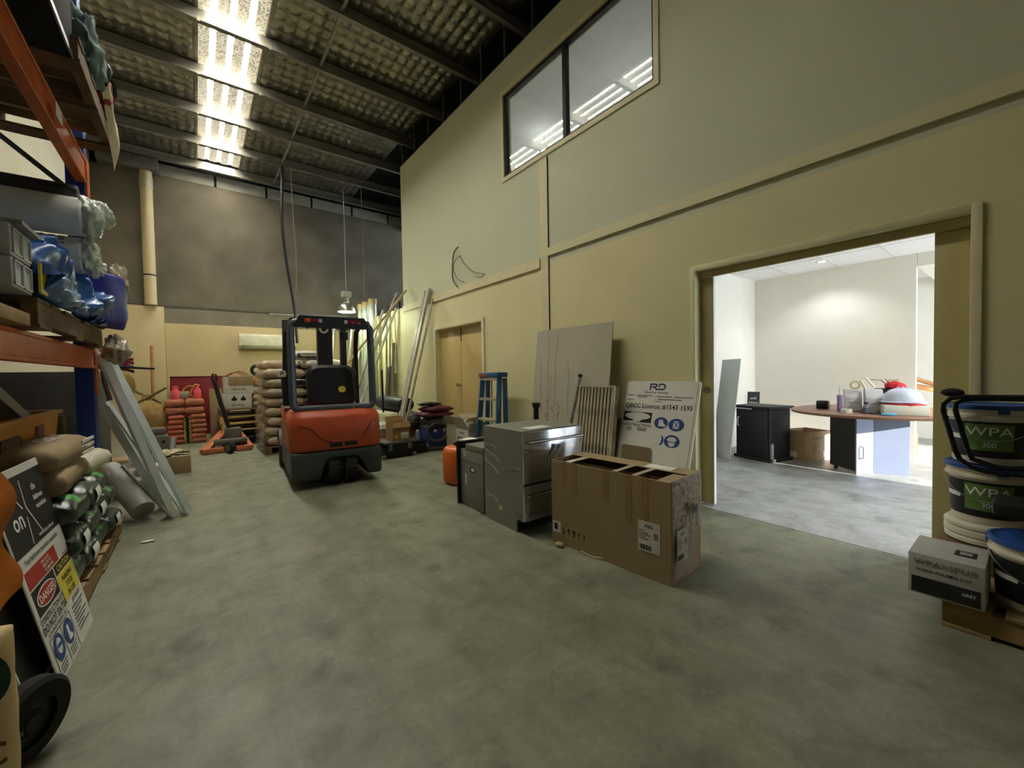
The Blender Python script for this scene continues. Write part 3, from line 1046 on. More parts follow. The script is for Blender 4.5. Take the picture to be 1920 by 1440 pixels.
# ------------------------------------------------------------------ hand truck with bags at the bottom left
ht = thing('hand_truck', 'black wheeled hand truck at the lower left carrying paper bags', 'hand truck', (-.60, 1.86, 0))
for y, nm in ((.10, 'wheel'),):
    pass


def wheel(t, c, r, w, ax='X'):
    m = T(*c) @ RZ(-.55) @ RY(PI / 2 + .12)
    a = G().lathe([(r * .55, -w / 2), (r * .9, -w / 2), (r, -w * .3), (r, w * .3), (r * .9, w / 2), (r * .55, w / 2)], 32, m).build('tyre', mRubber, t)
    G().lathe([(0, -w * .3), (r * .56, -w * .35), (r * .56, w * .25), (r * .3, w * .2), (r * .2, w * .45), (0, w * .45)], 24, m).build('hub', mBlack, a)
    return a


wheel(ht, (.135, .10, .135), .13, .06)
wheel(ht, (-.33, .07, .125), .125, .05)
G().cyl((-.34, .07, .125), (.14, .07, .125), .012).build('axle', mSteel, ht)
G().tube([(.09, .0, .1), (.09, -.02, 1.0), (.09, -.10, 1.1), (-.28, -.10, 1.1), (-.28, -.02, 1.0), (-.28, .0, .1)], .015).build('frame', M('frame_dark_blue', (28, 34, 60), .5, .3), ht)
G().box(-.30, .11, -.42, -.0, .03, .04).build('toe_plate', mGalv, ht)
mTan = M('tan_paper_bag', (196, 172, 122), .7, var=.08, bump=.2, bscale=14)
b = thing('cement_bag', 'upright tan paper bag with green disc on the hand truck', 'bag', (-.655, 1.74, .043))
G().sack(.5, .42, .16, 11, p=4, mx=frame((0, .0, .22), (0, 0, 1), (1, 0, 0))).build('paper_sack', mTan, b)
fb = frame((.0, 0, 0), (0, 1, 0), (0, 0, 1))
g = G()
disc(g, frame((.17, .006, .36), (1, 0, 0), (0, 0, 1)), 0, 0, .05, .075, .0)
g.build('green_disc', M('disc_green', (44, 84, 56), .6), b, smooth=False)
text([('C', 0, 0, .07)], M('faded_brown_print', (110, 94, 50), .7), b, frame((.175, .006, .12), (1, 0, 0), (0, 0, 1)))
tag(G().grid(lambda u, v: (-.435 + .012 * math.sin(7 * u) + .02 * (1 - v) * math.sin(PI * v) + .015 * math.sin(v * 11 + u * 4), 1.42 + .36 * u * (.72 + .28 * v) + .012 * math.sin(9 * v), 1.02 - .42 * v - .03 * math.sin(5 * u)), 30, 24).build('orange_cloth', M('orange_cloth', (190, 108, 30), .85, var=.2, scale=8, bump=.3, bscale=20)), 'orange cloth hanging at the left edge in front of the safety sign', 'cloth')

# dark goods stored at the back of the lower rack bay
for i, (x0, x1, y0, y1, z0, z1, c, lab) in enumerate(((-1.58, -1.49, 2.9, 4.2, .602, 1.43, (44, 42, 40), 'dark stack of panels at the back of the lower rack bay'),
                                                (-1.34, -.74, 4.12, 4.23, .602, .98, (84, 78, 46), 'olive drab box between the orange tub and the blue upright'),
                                                (-1.58, -1.42, 3.0, 4.2, .02, .55, (36, 34, 34), 'dark crate on the floor under the rack shelf board'),
                                                (-1.58, -1.1, 1.3, 2.85, .602, 1.42, (52, 40, 34), 'dark brown crate at the near end of the lower rack bay'))):
    tag(G().box(x0, x1, y0, y1, z0, z1).build('storage_crate' if i != 1 else 'olive_box', M('stored_dark_%d' % i, c, .8, var=.3, scale=7), bevel=.008), lab, 'crate' if i != 1 else 'box')
t = thing('yellow_tag_card', 'yellow card tucked between the drawer unit and the blue tarpaulin', 'card', (-.52, 2.68, 1.60))
G().box(-.004, .004, -.05, .05, 0, .13).build('card', M('yellow_card', (206, 190, 60), .6), t)

# ================================================================== forklift
fk = thing('forklift', 'orange and grey three wheel electric forklift seen from behind', 'forklift', (1.225, 4.775, 0), -.085)
mFO = M('forklift_orange', (176, 74, 38), .42, var=.14, scale=5, bump=.04)
mFG = M('forklift_dark_grey', (66, 70, 70), .55, var=.2, scale=5, bump=.06)
mFB = M('forklift_black', (20, 21, 22), .5, var=.2)
mFrm = M('guard_grey', (74, 80, 86), .42, .3, var=.1)


def plan(hw, y0, y1, r, n=6):
    p = []
    for cx, cy, a0 in ((hw - r, y1 - .02, 0), (-hw + r, y1 - .02, PI / 2)):
        rr_ = .02
        cx = hw - rr_ if cx > 0 else -hw + rr_
        for i in range(n + 1):
            a = a0 + PI / 2 * i / n
            p.append((cx + rr_ * math.cos(a), cy + rr_ * math.sin(a)))
    for cx, a0 in ((-hw + r, PI), (hw - r, 1.5 * PI)):
        for i in range(n + 1):
            a = a0 + PI / 2 * i / n
            p.append((cx + r * math.cos(a), y0 + r + r * math.sin(a)))
    return p


# lower grey chassis: side blocks and top bridge leave the wheel arch open
FXZ = Matrix(((1, 0, 0, 0), (0, 0, 1, 0), (0, 1, 0, 0), (0, 0, 0, 1)))
g = G()
g.prism([(-.47, .09), (-.19, .09), (-.15, .22), (-.09, .315), (.20, .315), (.26, .22), (.31, .09), (.47, .09), (.47, .41), (-.47, .41)], -.03, .62, FXZ)
g.build('chassis_rear', mFG, fk, bevel=.035, seg=3, ang=50)
for s in (-1, 1):
    G().box(s * .47 - (.04 if s > 0 else 0), s * .47 + (.04 if s < 0 else 0), .62, 1.75, .10, .34).build('side_frame', mFG, fk, bevel=.01)
G().box(-.43, .43, .62, 1.7, .09, .14).build('floor_plate', mFB, fk)
g = G()
ringloft(g, [(.415, plan(.475, -.03, .72, .12)), (.43, plan(.478, -.035, .72, .12)), (.62, plan(.478, -.035, .72, .12)), (.76, plan(.472, -.03, .72, .13)), (.80, plan(.462, -.005, .72, .13)), (.835, plan(.44, .05, .72, .12)), (.845, plan(.40, .09, .72, .10))], close0=True, close1=True)
cw = g.build('counterweight', mFO, fk, ang=30)
g = G()
g.tube([(-.40, -.04, .70), (-.27, -.041, .66), (-.21, -.041, .58), (-.14, -.041, .52), (-.05, -.041, .50), (.15, -.041, .50), (.24, -.041, .52), (.30, -.041, .60), (.36, -.041, .70), (.42, -.038, .72)], .006, 6)
g.build('panel_groove', M('groove_dark', (120, 44, 22), .6), cw)
g = G()
g.box(-.09, .04, -.04, -.03, .44, .485).box(.06, .20, -.04, -.03, .44, .485)
g.build('vent_slot', mFB, cw, smooth=False)
G().box(-.34, -.335, -.006, .0, .79, .825, RY(.3) @ T(.25, -.0, .06)).build('scratch', M('scratch_pale', (226, 190, 170), .5), cw, smooth=False)
G().box(-.482, -.478, .18, .38, .55, .72).build('capacity_plate', M('plate_tan', (170, 150, 110), .5), cw, smooth=False)
text([('BT', 0, 0, .08), ('C3E', 0, -.08, .04)], M('plate_red', (150, 60, 30), .5), cw, frame((-.4835, .28, .64), (0, -1, 0), (0, 0, 1)))
G().box(-.474, -.40, .5, 1.2, .845, .86).build('side_shelf', M('rusty_brown', (92, 74, 52), .7, var=.3), fk, bevel=.004)
G().box(-.46, .46, .70, 1.7, .14, .62).build('battery_cover', mFB, fk, bevel=.02)
for s in (-1, 1):
    G().box(s * .45 - .02, s * .45 + .02, .72, 1.3, .34, .84).build('side_panel', mFO, fk, bevel=.01)


def tyre(t, c, r, w, mat=mRubber, tread=True):
    m = T(*c) @ RY(PI / 2)
    a = G().lathe([(r * .5, -w / 2), (r * .92, -w / 2), (r, -w * .36), (r, w * .36), (r * .92, w / 2), (r * .5, w / 2), (r * .5, -w / 2)], 36, m).build('tyre', mat, t)
    if tread:
        q = G()
        for k in range(22):
            am = m @ RZ(2 * PI * k / 22)
            for s in (-1, 1):
                q.box(r * .985, r * 1.025, -.012 + s * .012, .02 + s * .012, min(0, s * w * .45), max(0, s * w * .45), am)
        q.build('tread_blocks', mat, a, smooth=False)
    G().lathe([(0, -w * .3), (r * .52, -w * .35), (r * .52, w * .35), (0, w * .3)], 20, m).build('rim', mFG, a)
    return a


mTy = M('dusty_tyre', (52, 50, 46), .85, var=.3, scale=10, bump=.2)
tyre(fk, (-.045, .16, .195), .19, .125, mTy)
tyre(fk, (.135, .16, .195), .19, .125, mTy)
G().box(.02, .07, .05, .3, .1, .4).build('fork_hub', mFB, fk)
tyre(fk, (-.42, 1.55, .23), .225, .15, mTy, False)
tyre(fk, (.42, 1.55, .23), .225, .15, mTy, False)
for s in (-1, 1):
    G().grid(lambda u, v, s=s: (s * (.34 + .16 * v), 1.55 + .30 * math.cos(PI * (.1 + .8 * u)), .23 + .28 * math.sin(PI * (.1 + .8 * u))), 12, 2).build('fender', mFG, fk)

# overhead guard
loop = []
for (cx, cz, a0) in ((.35, 1.75, 0), (-.35, 1.75, PI / 2), (-.35, .93, PI), (.35, .93, 1.5 * PI)):
    for i in range(7):
        a = a0 + PI / 2 * i / 6
        loop.append((cx + .07 * math.cos(a), .12 + (cz + .07 * math.sin(a) - .9) * .06, cz + .07 * math.sin(a)))
G().tube(loop, .04, 10, closed=True).build('guard_frame', mFrm, fk)
for s in (-1, 1):
    G().tube([(s * .42, .95, .84), (s * .43, 1.02, 1.2), (s * .42, .98, 1.62), (s * .41, .86, 1.80), (s * .40, .6, 1.85), (s * .40, .2, 1.84)], .03, 8).build('guard_post', mFB, fk)
for k in range(6):
    x = -.30 + k * .12
    G().box(x - .012, x + .012, .2, .88, 1.825, 1.855).build('roof_bar', mFB, fk, bevel=.004, seg=1)
lb = G()
ringloft(lb, [(.08, [(-.36, 1.76), (.36, 1.76), (.38, 1.80), (.34, 1.885), (-.34, 1.885), (-.38, 1.80)]), (.16, [(-.36, 1.76), (.36, 1.76), (.38, 1.80), (.34, 1.885), (-.34, 1.885), (-.38, 1.80)])], True, True, Matrix(((1, 0, 0, 0), (0, 0, 1, 0), (0, 1, 0, 0), (0, 0, 0, 1))))
lbar = lb.build('lamp_bar', mFB, fk, weld=True)
mRed = M('red_lens', (120, 26, 34), .25, var=.1)
mOrL = M('amber_lens', (190, 84, 40), .25, var=.1)
mWL = M('clear_lens', (170, 166, 170), .2, var=.1)
for s in (-1, 1):
    for x0, x1, mm in ((.115, .15, mWL), (.155, .225, mRed), (.23, .29, mOrL if s < 0 else mRed)):
        a, b = (x0 * s, x1 * s) if s > 0 else (x1 * s, x0 * s)
        G().box(a, b, .07, .082, 1.81, 1.85).build('tail_lens', mm, lbar, bevel=.004)
g = G().lathe([(0, .0), (.045, 0), (.045, .02), (.038, .025), (.038, .06), (.025, .075), (0, .078)], 16, T(.12, .6, 1.855))
g.build('beacon', M('beacon_amber', (220, 110, 30), .2, var=.05, emit=((255, 130, 30), .15)), fk)
# seat
st_ = G()
ringloft(st_, [(0, rr(.22, .20, .10, 6)), (.03, rr(.245, .225, .11, 6)), (.10, rr(.245, .225, .11, 6)), (.13, rr(.21, .19, .09, 6))], True, True, T(.03, .52, 1.10) @ RX(PI / 2 - .15) @ T(0, 0, -.07) @ Matrix.Scale(1.12, 4))
seat = st_.build('seat_back', M('seat_vinyl', (18, 18, 19), .45, var=.15), fk)
st_ = G()
ringloft(st_, [(0, rr(.15, .13, .05, 5)), (.012, rr(.15, .13, .05, 5))], True, True, T(.02, .49, 1.10) @ RX(PI / 2 - .15) @ T(0, 0, .0))
st_.build('seat_shell', M('seat_shell_black', (28, 28, 29), .4), seat, loc=(0, -.03, 0))
G().box(-.23, .27, .5, 1.0, .82, .92).build('seat_cushion', MATS['seat_vinyl'], fk, bevel=.03)
g = G()
disc(g, frame((.13, .408, 1.06), (1, 0, 0), (0, .15, 1)), 0, 0, .045, .04, .0, 8)
g.build('warning_sticker', mPrintY, seat, smooth=False)
text([('!', 0, -.018, .04)], mPrintK, seat, frame((.13, .406, 1.06), (1, 0, 0), (0, .15, 1)))
g = G()
crumple(g, (-.2, .62, .92), .07, 3, .2, 10, (1, 2, .6))
g.build('armrest', mFB, fk)
# mast and carriage
for x in (-.36, .40):
    G().box(x - .04, x + .04, 1.68, 1.80, .1, 2.02).build('mast_channel', mFB, fk, bevel=.006)
G().box(.04, .24, 1.66, 1.78, .2, 2.0).build('lift_cylinder', mFB, fk)
for z in (.35, 1.1, 1.95):
    G().box(-.4, .44, 1.70, 1.76, z, z + .07).build('mast_cross', mFB, fk, bevel=.006)
g = G().lathe([(.035, -.015), (.06, -.015), (.06, .015), (.035, .015), (.035, -.015)], 20, T(.12, 1.6, 1.90) @ RX(PI / 2))
g.build('chain_pulley', M('pulley_pale', (190, 180, 160), .5), fk)
G().tube([(.2, 1.35, .6), (.2, 1.3, 1.0), (.2, 1.15, 1.15)], .03).build('steering_column', mFB, fk)
G().tube([(.2 + .17 * math.cos(t), 1.12 + .12 * math.sin(t), 1.2 + .08 * math.sin(t)) for t in [i * 2 * PI / 20 for i in range(20)]], .015, 6, closed=True).build('steering_wheel', mFB, fk)
g = G()
g.cyl((.36, .9, .9), (.34, .85, 1.22), .012)
crumple(g, (.33, .83, 1.26), .055, 2, .15, 10, (1, .8, 1.3))
g.build('control_lever', mFB, fk)
G().box(.10, .19, .25, .29, 1.64, 1.74).build('mirror', mFB, fk, bevel=.01)
m1 = G()
ringloft(m1, [(0, rr(.05, .04, .02)), (.02, rr(.05, .04, .02))], True, True, T(-.47, .98, 1.26) @ RX(PI / 2))
sm = m1.build('side_mirror', M('mirror_glass', (205, 200, 178), .3, .2), fk)
g = G()
poly(g, frame((-.47, .958, 1.26), (1, 0, 0), (0, 0, 1)), [(-.03, -.03), (.0, -.01), (.04, .03), (.01, .015), (-.01, .035), (-.005, .005)], .0)
g.build('mirror_mark', mFB, sm, smooth=False)
G().tube([(-.455, .96, .85), (-.47, .98, 1.22)], .01).build('mirror_arm', mFB, fk)
for x in (-.25, .25):
    G().box(x - .05, x + .05, 1.82, 2.2, .05, .09).build('fork', mFB, fk)
G().box(-.4, .4, 1.80, 1.84, .1, .5).build('carriage', mFB, fk)

# ================================================================== wrapped pallet load in front of the forklift
pallet('pallet', 'timber pallet under the shrink wrapped bag stack in front of the forklift', (1.42, 7.92, 0), 0, L=1.15, Wd=1.15, mat=mWoodD)
mBagP = M('pale_plastic_bag', (168, 150, 122), .4, var=.18, scale=7, bump=.35, bscale=14)
mBagK = M('black_white_bag', (64, 62, 58), .35, var=.5, scale=9, bump=.3, bscale=14)
mBagC = M('white_powder_bag', (196, 192, 176), .45, var=.12, scale=7, bump=.3)
sk0 = G().sack(.58, .57, .155, 6, p=4, lump=.02).build('bag_proto', mBagP)
skm = sk0.data
bpy.data.objects.remove(sk0)
cor = (('left front', -.29, -.285), ('right front', .29, -.285), ('left rear', -.29, .285), ('right rear', .29, .285))
ordl = ('bottom', 'second', 'third', 'fourth', 'fifth', 'sixth', 'seventh', 'eighth', 'ninth')
mk = {}
for mm in (mBagP, mBagK, mBagC):
    d = skm.copy()
    d.materials[0] = mm
    mk[mm.name] = d
for l in range(9):
    for nm, dx, dy in cor:
        mm = mBagP if dx < 0 or l < 5 else (mBagC if l == 8 or l % 2 else mBagK)
        if dx > 0 and l >= 5 and (l + (dy > 0)) % 2: mm = mBagK
        if l == 8 and dx < 0 and dy < 0: continue
        o = bpy.data.objects.new('plastic_bag', mk[mm.name])
        COL.objects.link(o)
        o.location = (1.42 + dx + rnd.uniform(-.02, .02), 7.92 + dy + rnd.uniform(-.02, .02), .132 + l * .152)
        o.rotation_euler = (0, 0, rnd.choice((0, PI)) + rnd.uniform(-.05, .05))
        tag(o, f'{"pale" if mm is mBagP else "black and white" if mm is mBagK else "white"} plastic bag at the {nm}, {ordl[l]} layer of the wrapped stack', 'bag', 'bags in the wrapped pallet stack')
t = thing('plastic_bag', 'white bag with a black label band on top of the wrapped stack', 'bag', (1.55, 7.62, .132 + 9 * .152))
G().sack(.6, .45, .15, 9, p=4).build('sack', mBagC, t)
G().box(-.24, .2, -.222, -.214, .03, .1).build('label_band', mPrintK, t, smooth=False)
text([('TILE ADHESIVE', -.02, -.02, .04)], mPrintW, t, frame((0, -.2225, .07), (1, 0, 0), (0, 0, 1)))
wr_ = G()
wr_.grid(lambda u, v: (.815 + .02 * math.sin(v * 60 + u * 5) * math.sin(u * 9 + 1) - .012, 7.33 + 1.17 * u, .05 + 1.30 * v), 24, 60)
tag(wr_.build('shrink_wrap', mClear), 'clear shrink wrap around the left side of the bag stack', 'shrink wrap')

# ================================================================== back of the hall
# stacked orange sacks
mSackO = M('orange_sack', (158, 94, 64), .55, var=.2, scale=9, bump=.25)
mSackR = M('red_orange_sack', (170, 86, 60), .5, var=.15, scale=9, bump=.25)
so = G().sack(.36, .235, .10, 5, p=4, lump=.012).build('p', mSackO)
soA = so.data
soB = soA.copy(); soB.materials[0] = mSackR
bpy.data.objects.remove(so)
lay = ('bottom', 'second', 'third', 'fourth', 'fifth', 'top')
for ci, (cx, nm) in enumerate(((-.335, 'left'), (.0, 'right'))):
    for l in range(6):
        o = bpy.data.objects.new('orange_sack', soB if ci == 0 else soA)
        COL.objects.link(o)
        o.location = (cx + rnd.uniform(-.012, .012), 9.95, l * .09)
        o.rotation_euler = (0, 0, PI / 2 + rnd.uniform(-.05, .05))
        tag(o, f'small orange sack, {lay[l]} of the {nm} column beside the pallet jack', 'sack', 'orange sacks stacked at the back')
so = G().sack(.36, .29, .15, 8, p=4, lump=.015).build('p', mSackO)
soC = so.data
bpy.data.objects.remove(so)
for l in range(2):
    for ci, cx in enumerate((-.34, -.05)):
        o = bpy.data.objects.new('orange_sack', soC)
        COL.objects.link(o)
        o.location = (cx, 9.95, .545 + l * .145)
        o.rotation_euler = (0, 0, PI / 2 + rnd.uniform(-.06, .06))
        tag(o, f'large orange brown sack, {("left", "right")[ci]} one in the {("lower", "upper")[l]} layer on the sack columns', 'sack', 'orange sacks stacked at the back')
hv = thing('folded_barrier', 'black strip with lime green edges between the orange sack columns', 'barrier', (-.165, 9.86, 0))
G().box(-.025, .025, 0, .08, 0, .50).build('panel', mBlack, hv)
for x in (-.04, .04):
    G().grid(lambda u, v, x=x: (x + .012 * math.sin(v * 50) + (u - .5) * .025, -.004, .5 * v), 2, 40).build('lime_edge', M('lime_edge', (170, 186, 70), .5), hv)
for i, x in enumerate((-.325, .0)):
    t = thing('pink_bottle', f'pink plastic bottle, {("left", "right")[i]} one on the orange sacks', 'bottle', (x, 9.9, .838))
    G().lathe([(0, 0), (.055, 0), (.06, .01), (.06, .15), (.05, .17), (.03, .175)], 20).build('body', M('pink_plastic', (226, 84, 96), .4), t)
    G().lathe([(.032, .172), (.04, .175), (.04, .2), (.02, .215), (.022, .235), (0, .24)], 16).build('cap', M('pink_cap', (220, 70, 90), .4), t)
    if i == 0:
        G().tube([(-.035, 0, .2), (-.045, 0, .235), (0, 0, .25), (.045, 0, .235), (.035, 0, .2)], .009, 6).build('handle', MATS['pink_cap'], t)
tag(G().box(-.42, -.36, 9.98, 10.1, .84, .98).box(-.25, -.14, 9.98, 10.1, .84, .98).build('concrete_spacer', M('speckled_grey', (150, 142, 124), .9, var=.2, scale=30)), 'speckled grey concrete spacers on the orange sacks', 'concrete block') if False else tag(G().box(-.42, -.12, 9.98, 10.1, .84, .975).build('concrete_block', M('speckled_grey', (150, 142, 124), .9, var=.2, scale=30), bevel=.005), 'speckled grey concrete block on the orange sacks behind the left pink bottle', 'concrete block')
mYel = M('yellow_paint', (206, 150, 40), .5, var=.1)
tag(G().tube([(-.22, 10.0, .95), (-.20, 10.0, 1.03), (-.14, 10.0, 1.08), (-.04, 10.0, 1.08), (-.09, 10.02, 1.0), (-.1, 10.05, .90), (-.04, 10.05, .84)], .012, 6).tube([(-.06, 10.02, 1.07), (-.02, 10.02, 1.11), (.04, 10.02, 1.08)], .012, 6).build('yellow_clamp', mYel), 'bent yellow metal clamp on top of the orange sacks', 'clamp')
rp = thing('red_steel_sheet', 'dark red steel panel leaning behind the orange sacks', 'panel', (-.43, 10.72, 0))
G().box(0, .98, -.012, .012, .05, 1.26, RX(-.06)).build('sheet', M('dark_red_paint', (112, 18, 28), .5, .2, var=.15), rp, bevel=.003)
G().box(.0, .98, -.03, .03, 1.25, 1.27, RX(-.06)).build('top_flange', MATS['dark_red_paint'], rp)
tag(G().box(-.62, -.44, 10.3, 10.5, .84, .95).build('teal_box', M('teal_plastic', (56, 76, 70), .5)), 'flat teal plastic box beside the red panel', 'box') if False else None

# broom, wheel shaped timber bundle and sack in the left corner
tag(G().cyl((-.66, 10.1, .0), (-.66, 10.35, 1.86), .025).build('broom_handle', M('broom_brown', (158, 116, 56), .7)), 'upright wooden broom handle leaning on the back wall', 'broom')
bl = G()
crumple(bl, (-.66, 10.05, .42), .30, 21.5, .18, 18, (.95, .7, 1.25))
bl.v = [(x, y, max(0, z)) for x, y, z in bl.v]
bk = tag(bl.build('jute_sack', M('jute', (156, 128, 76), .9, var=.2, scale=12, bump=.4)), 'bulging jute sack tied at its neck in the back corner', 'sack')
tag(G().tube([(-1.0, 9.95, 1.13), (-.8, 9.9, .98), (-.66, 9.86, .88)], .022).tube([(-.7, 9.86, .87), (-.58, 9.86, .95), (-.45, 9.9, 1.07)], .022).build('timber_sticks', mWoodL), 'two crossed timber sticks tied over the jute sack', 'sticks') if False else None
tag(G().cyl((-1.02, 9.78, 1.12), (-.52, 9.78, .78), .022, .02).build('timber_stick', mWoodD), 'brown stick sloping down to the right across the jute sack', 'stick')
tag(G().cyl((-.98, 9.73, .72), (-.44, 9.73, 1.06), .022, .02).build('timber_stick', mWoodD), 'brown stick sloping up to the right across the jute sack', 'stick')
g = G()
for k in range(3):
    g.tube([(-.70 + .07 * math.cos(a) * (1 + .2 * k), 9.745 + .02 * math.sin(a * 2), .90 + .05 * math.sin(a + k)) for a in [i * 2 * PI / 16 for i in range(16)]], .012, 6, closed=True)
tag(g.build('rope_tie', M('rope', (170, 140, 84), .9)), 'rope lashing around the crossed sticks over the jute sack', 'rope', kind=None)
carton('cardboard_box', 'small pale carton in front of the jute sack', 'box', (.25, .2, .28), (-.62, 9.45, 0), .1, mCardG)
# grey machine block
mb = thing('grey_casting', 'dark grey metal casting with bolt holes on the floor beside the leaning studs', 'machine part', (-.50, 7.75, 0))
mCast = M('cast_grey', (92, 86, 78), .75, var=.2, scale=8)
G().box(-.15, .15, -.14, .14, .0, .42).build('block', mCast, mb, bevel=.03)
G().box(-.19, .12, -.10, .16, .40, .52).build('cap', mCast, mb, bevel=.03)
G().cyl((.17, -.06, .1), (.2, .05, .35), .045).build('lever', mGalv, mb)
for x, z in ((-.06, .30), (.04, .22), (-.02, .12), (.1, .33)):
    G().cyl((x, -.141, z), (x, -.139, z), .022, .022, 12).build('hole', mBlack, mb)
wc = carton('cardboard_box', 'dusty carton wrapped in clear film near the leaning studs', 'box', (.34, .42, .22), (-.29, 6.95, 0), .15, mCardG)
g = G()
crumple(g, (0, 0, .24), .15, 31, .45, 14, (1.15, 1.3, .35), 3)
g.build('film_wrap', mPoly if False else M('glossy_film', (176, 164, 130), .1, var=.3, scale=12, bump=.9, bscale=20, spec=.9), wc)
# clutter behind the studs
carton('cardboard_box', 'brown carton half hidden behind the leaning studs', 'box', (.4, .4, .3), (-.75, 6.6, 0), .3, mCardG)
tag(crumple(G(), (-.50, 5.85, .20), .20, 41, .3, 14, (1, 1.2, .9)).build('clear_film_heap', M('glossy_grey_film', (150, 144, 130), .15, var=.3, bump=.8, bscale=18)), 'heap of crumpled grey film on the floor behind the leaning studs', 'plastic film')
# shelf bracket, maroon folded chairs and rope hung from the rack end
mf = thing('maroon_tarp', 'folded maroon tarpaulin hanging off the rack end', 'tarpaulin', (-.72, 5.6, 1.32))
mMar = M('maroon_fabric', (112, 26, 46), .6, var=.25, scale=9)
for k in range(4):
    G().grid(lambda u, v, k=k: (-.2 + .42 * u, .03 * math.sin(u * 7 + k) + k * .02, .13 - .035 * k - .05 * u + .03 * v + .01 * math.sin(u * 14 + k)), 14, 3).build('fold', mMar, mf)
G().cyl((.1, .02, .03), (.38, .02, .01), .012).build('rod', mBlack, mf)
g = G()
for k in range(3):
    g.tube([(.12 + .06 * math.cos(a) + .02 * k, -.02 + .02 * k, -.16 + .11 * math.sin(a)) for a in [i * 2 * PI / 18 for i in range(18)]], .012, 6, closed=True)
g.build('rope_coil', M('rope', (170, 140, 84), .9), mf)
G().tube([(0, 0, .08), (0, .02, -.1), (.04, 0, -.3)], .02).build('strap', M('strap_brown', (70, 52, 34), .8), mf)
tag(G().box(-1.58, -.76, 5.2, 6.2, 0, 1.3).build('dark_crate', M('dark_grey_crate', (58, 56, 52), .8, var=.2), bevel=.01), 'tall dark crate against the left wall beyond the rack upright', 'crate')

# ------------------------------------------------------------------ leaning steel studs at the rack end
mStudL = M('pale_galv_stud', (226, 234, 232), .4, .0, var=.08)


def cstud(name, lab, a, b, w=.075, d=.035, up=(1, 0, 0)):
    a, b = Vector(a), Vector(b)
    L = (b - a).length
    dr = (b - a).normalized()
    n = Vector(up)
    s = dr.cross(n).normalized()
    n = s.cross(dr)
    mx = Matrix((s, dr, n)).transposed().to_4x4()
    mx.translation = a
    g = G()
    g.box(-w / 2, w / 2, 0, L, 0, .004, mx).box(-w / 2, -w / 2 + .004, 0, L, .004, d, mx).box(w / 2 - .004, w / 2, 0, L, .004, d, mx)
    return tag(g.build(name, mStudL, smooth=False), lab, 'steel stud', 'steel studs leaning at the rack end')


cstud('steel_stud', 'rightmost pale steel stud leaning on the rack end, foot farthest out', (-.115, 4.68, .0), (-.60, 4.50, 1.49), .05, .05, (1, .6, 0))
cstud('steel_stud', 'middle pale steel stud leaning on the rack end, its foot next to the rightmost', (-.23, 4.68, .0), (-.60, 4.42, 1.42), .085, .05, (1, .4, 0))
cstud('steel_stud', 'thin pale steel stud crossing between the two larger studs', (-.14, 4.75, .0), (-.60, 4.80, 1.0), .045, .03, (1, .4, 0))
cstud('steel_stud', 'wide pale steel channel lying low behind the studs', (-.27, 4.98, .0), (-.66, 4.95, 1.02), .17, .03, (1, .5, 0))
tag(G().cyl((-.205, 4.60, .012), (-.52, 4.70, .50), .012).build('steel_rod', mAlu), 'thin steel rod sloping down in front of the leaning studs', 'rod')
tag(G().cyl((-.40, 4.72, .09), (-.66, 5.2, .40), .085, .085, 20).build('grey_tube', M('grey_pvc', (156, 158, 150), .5)), 'wide grey plastic tube lying at the feet of the studs', 'tube')

# ------------------------------------------------------------------ pallet jack
pj = thing('pallet_jack', 'orange pallet jack with black handle in front of the pallet stack', 'pallet jack', (.37, 8.2, 0))
mJ = M('jack_orange', (178, 102, 64), .5, var=.2, scale=10)
G().beam((-.31, -.02, .05), (.06, .98, .30), .13, .06).build('fork', mJ, pj, bevel=.01)
G().beam((.30, -.02, .05), (.14, 1.0, .30), .13, .06).build('fork', mJ, pj, bevel=.01)
G().box(-.33, .02, -.1, -.04, .01, .09).build('front_bar', mJ, pj, bevel=.008)
G().box(.12, .34, -.1, -.04, .01, .09).build('front_bar', mJ, pj, bevel=.008)
G().box(-.02, .22, .2, .45, .1, .36).build('pump_block', M('dirty_grey_metal', (92, 88, 76), .7, .3, var=.3), pj, bevel=.02)
G().box(-.18, .28, .0, .2, .12, .2).build('axle_housing', MATS['dirty_grey_metal'], pj, bevel=.02)
m = T(.02, -.22, .1) @ RZ(.5) @ RY(PI / 2)
tw = G().lathe([(.045, -.035), (.09, -.035), (.1, -.02), (.1, .02), (.09, .035), (.045, .035)], 28, m).build('steer_wheel', mRubber, pj)
G().lathe([(0, -.038), (.06, -.038), (.06, .038), (0, .038)], 20, m).build('hub', M('hub_grey', (104, 98, 82), .6, .4), tw)
hd = G().tube([(.06, .3, .3), (-.06, .35, .8), (-.13, .38, 1.15)], .035, 8).build('handle_shaft', mBlack, pj)
G().tube([(-.13, .38, 1.12), (-.17, .38, 1.22), (-.15, .38, 1.29), (-.11, .38, 1.28), (-.1, .38, 1.16)], .018, 6).build('handle_grip', mBlack, hd)

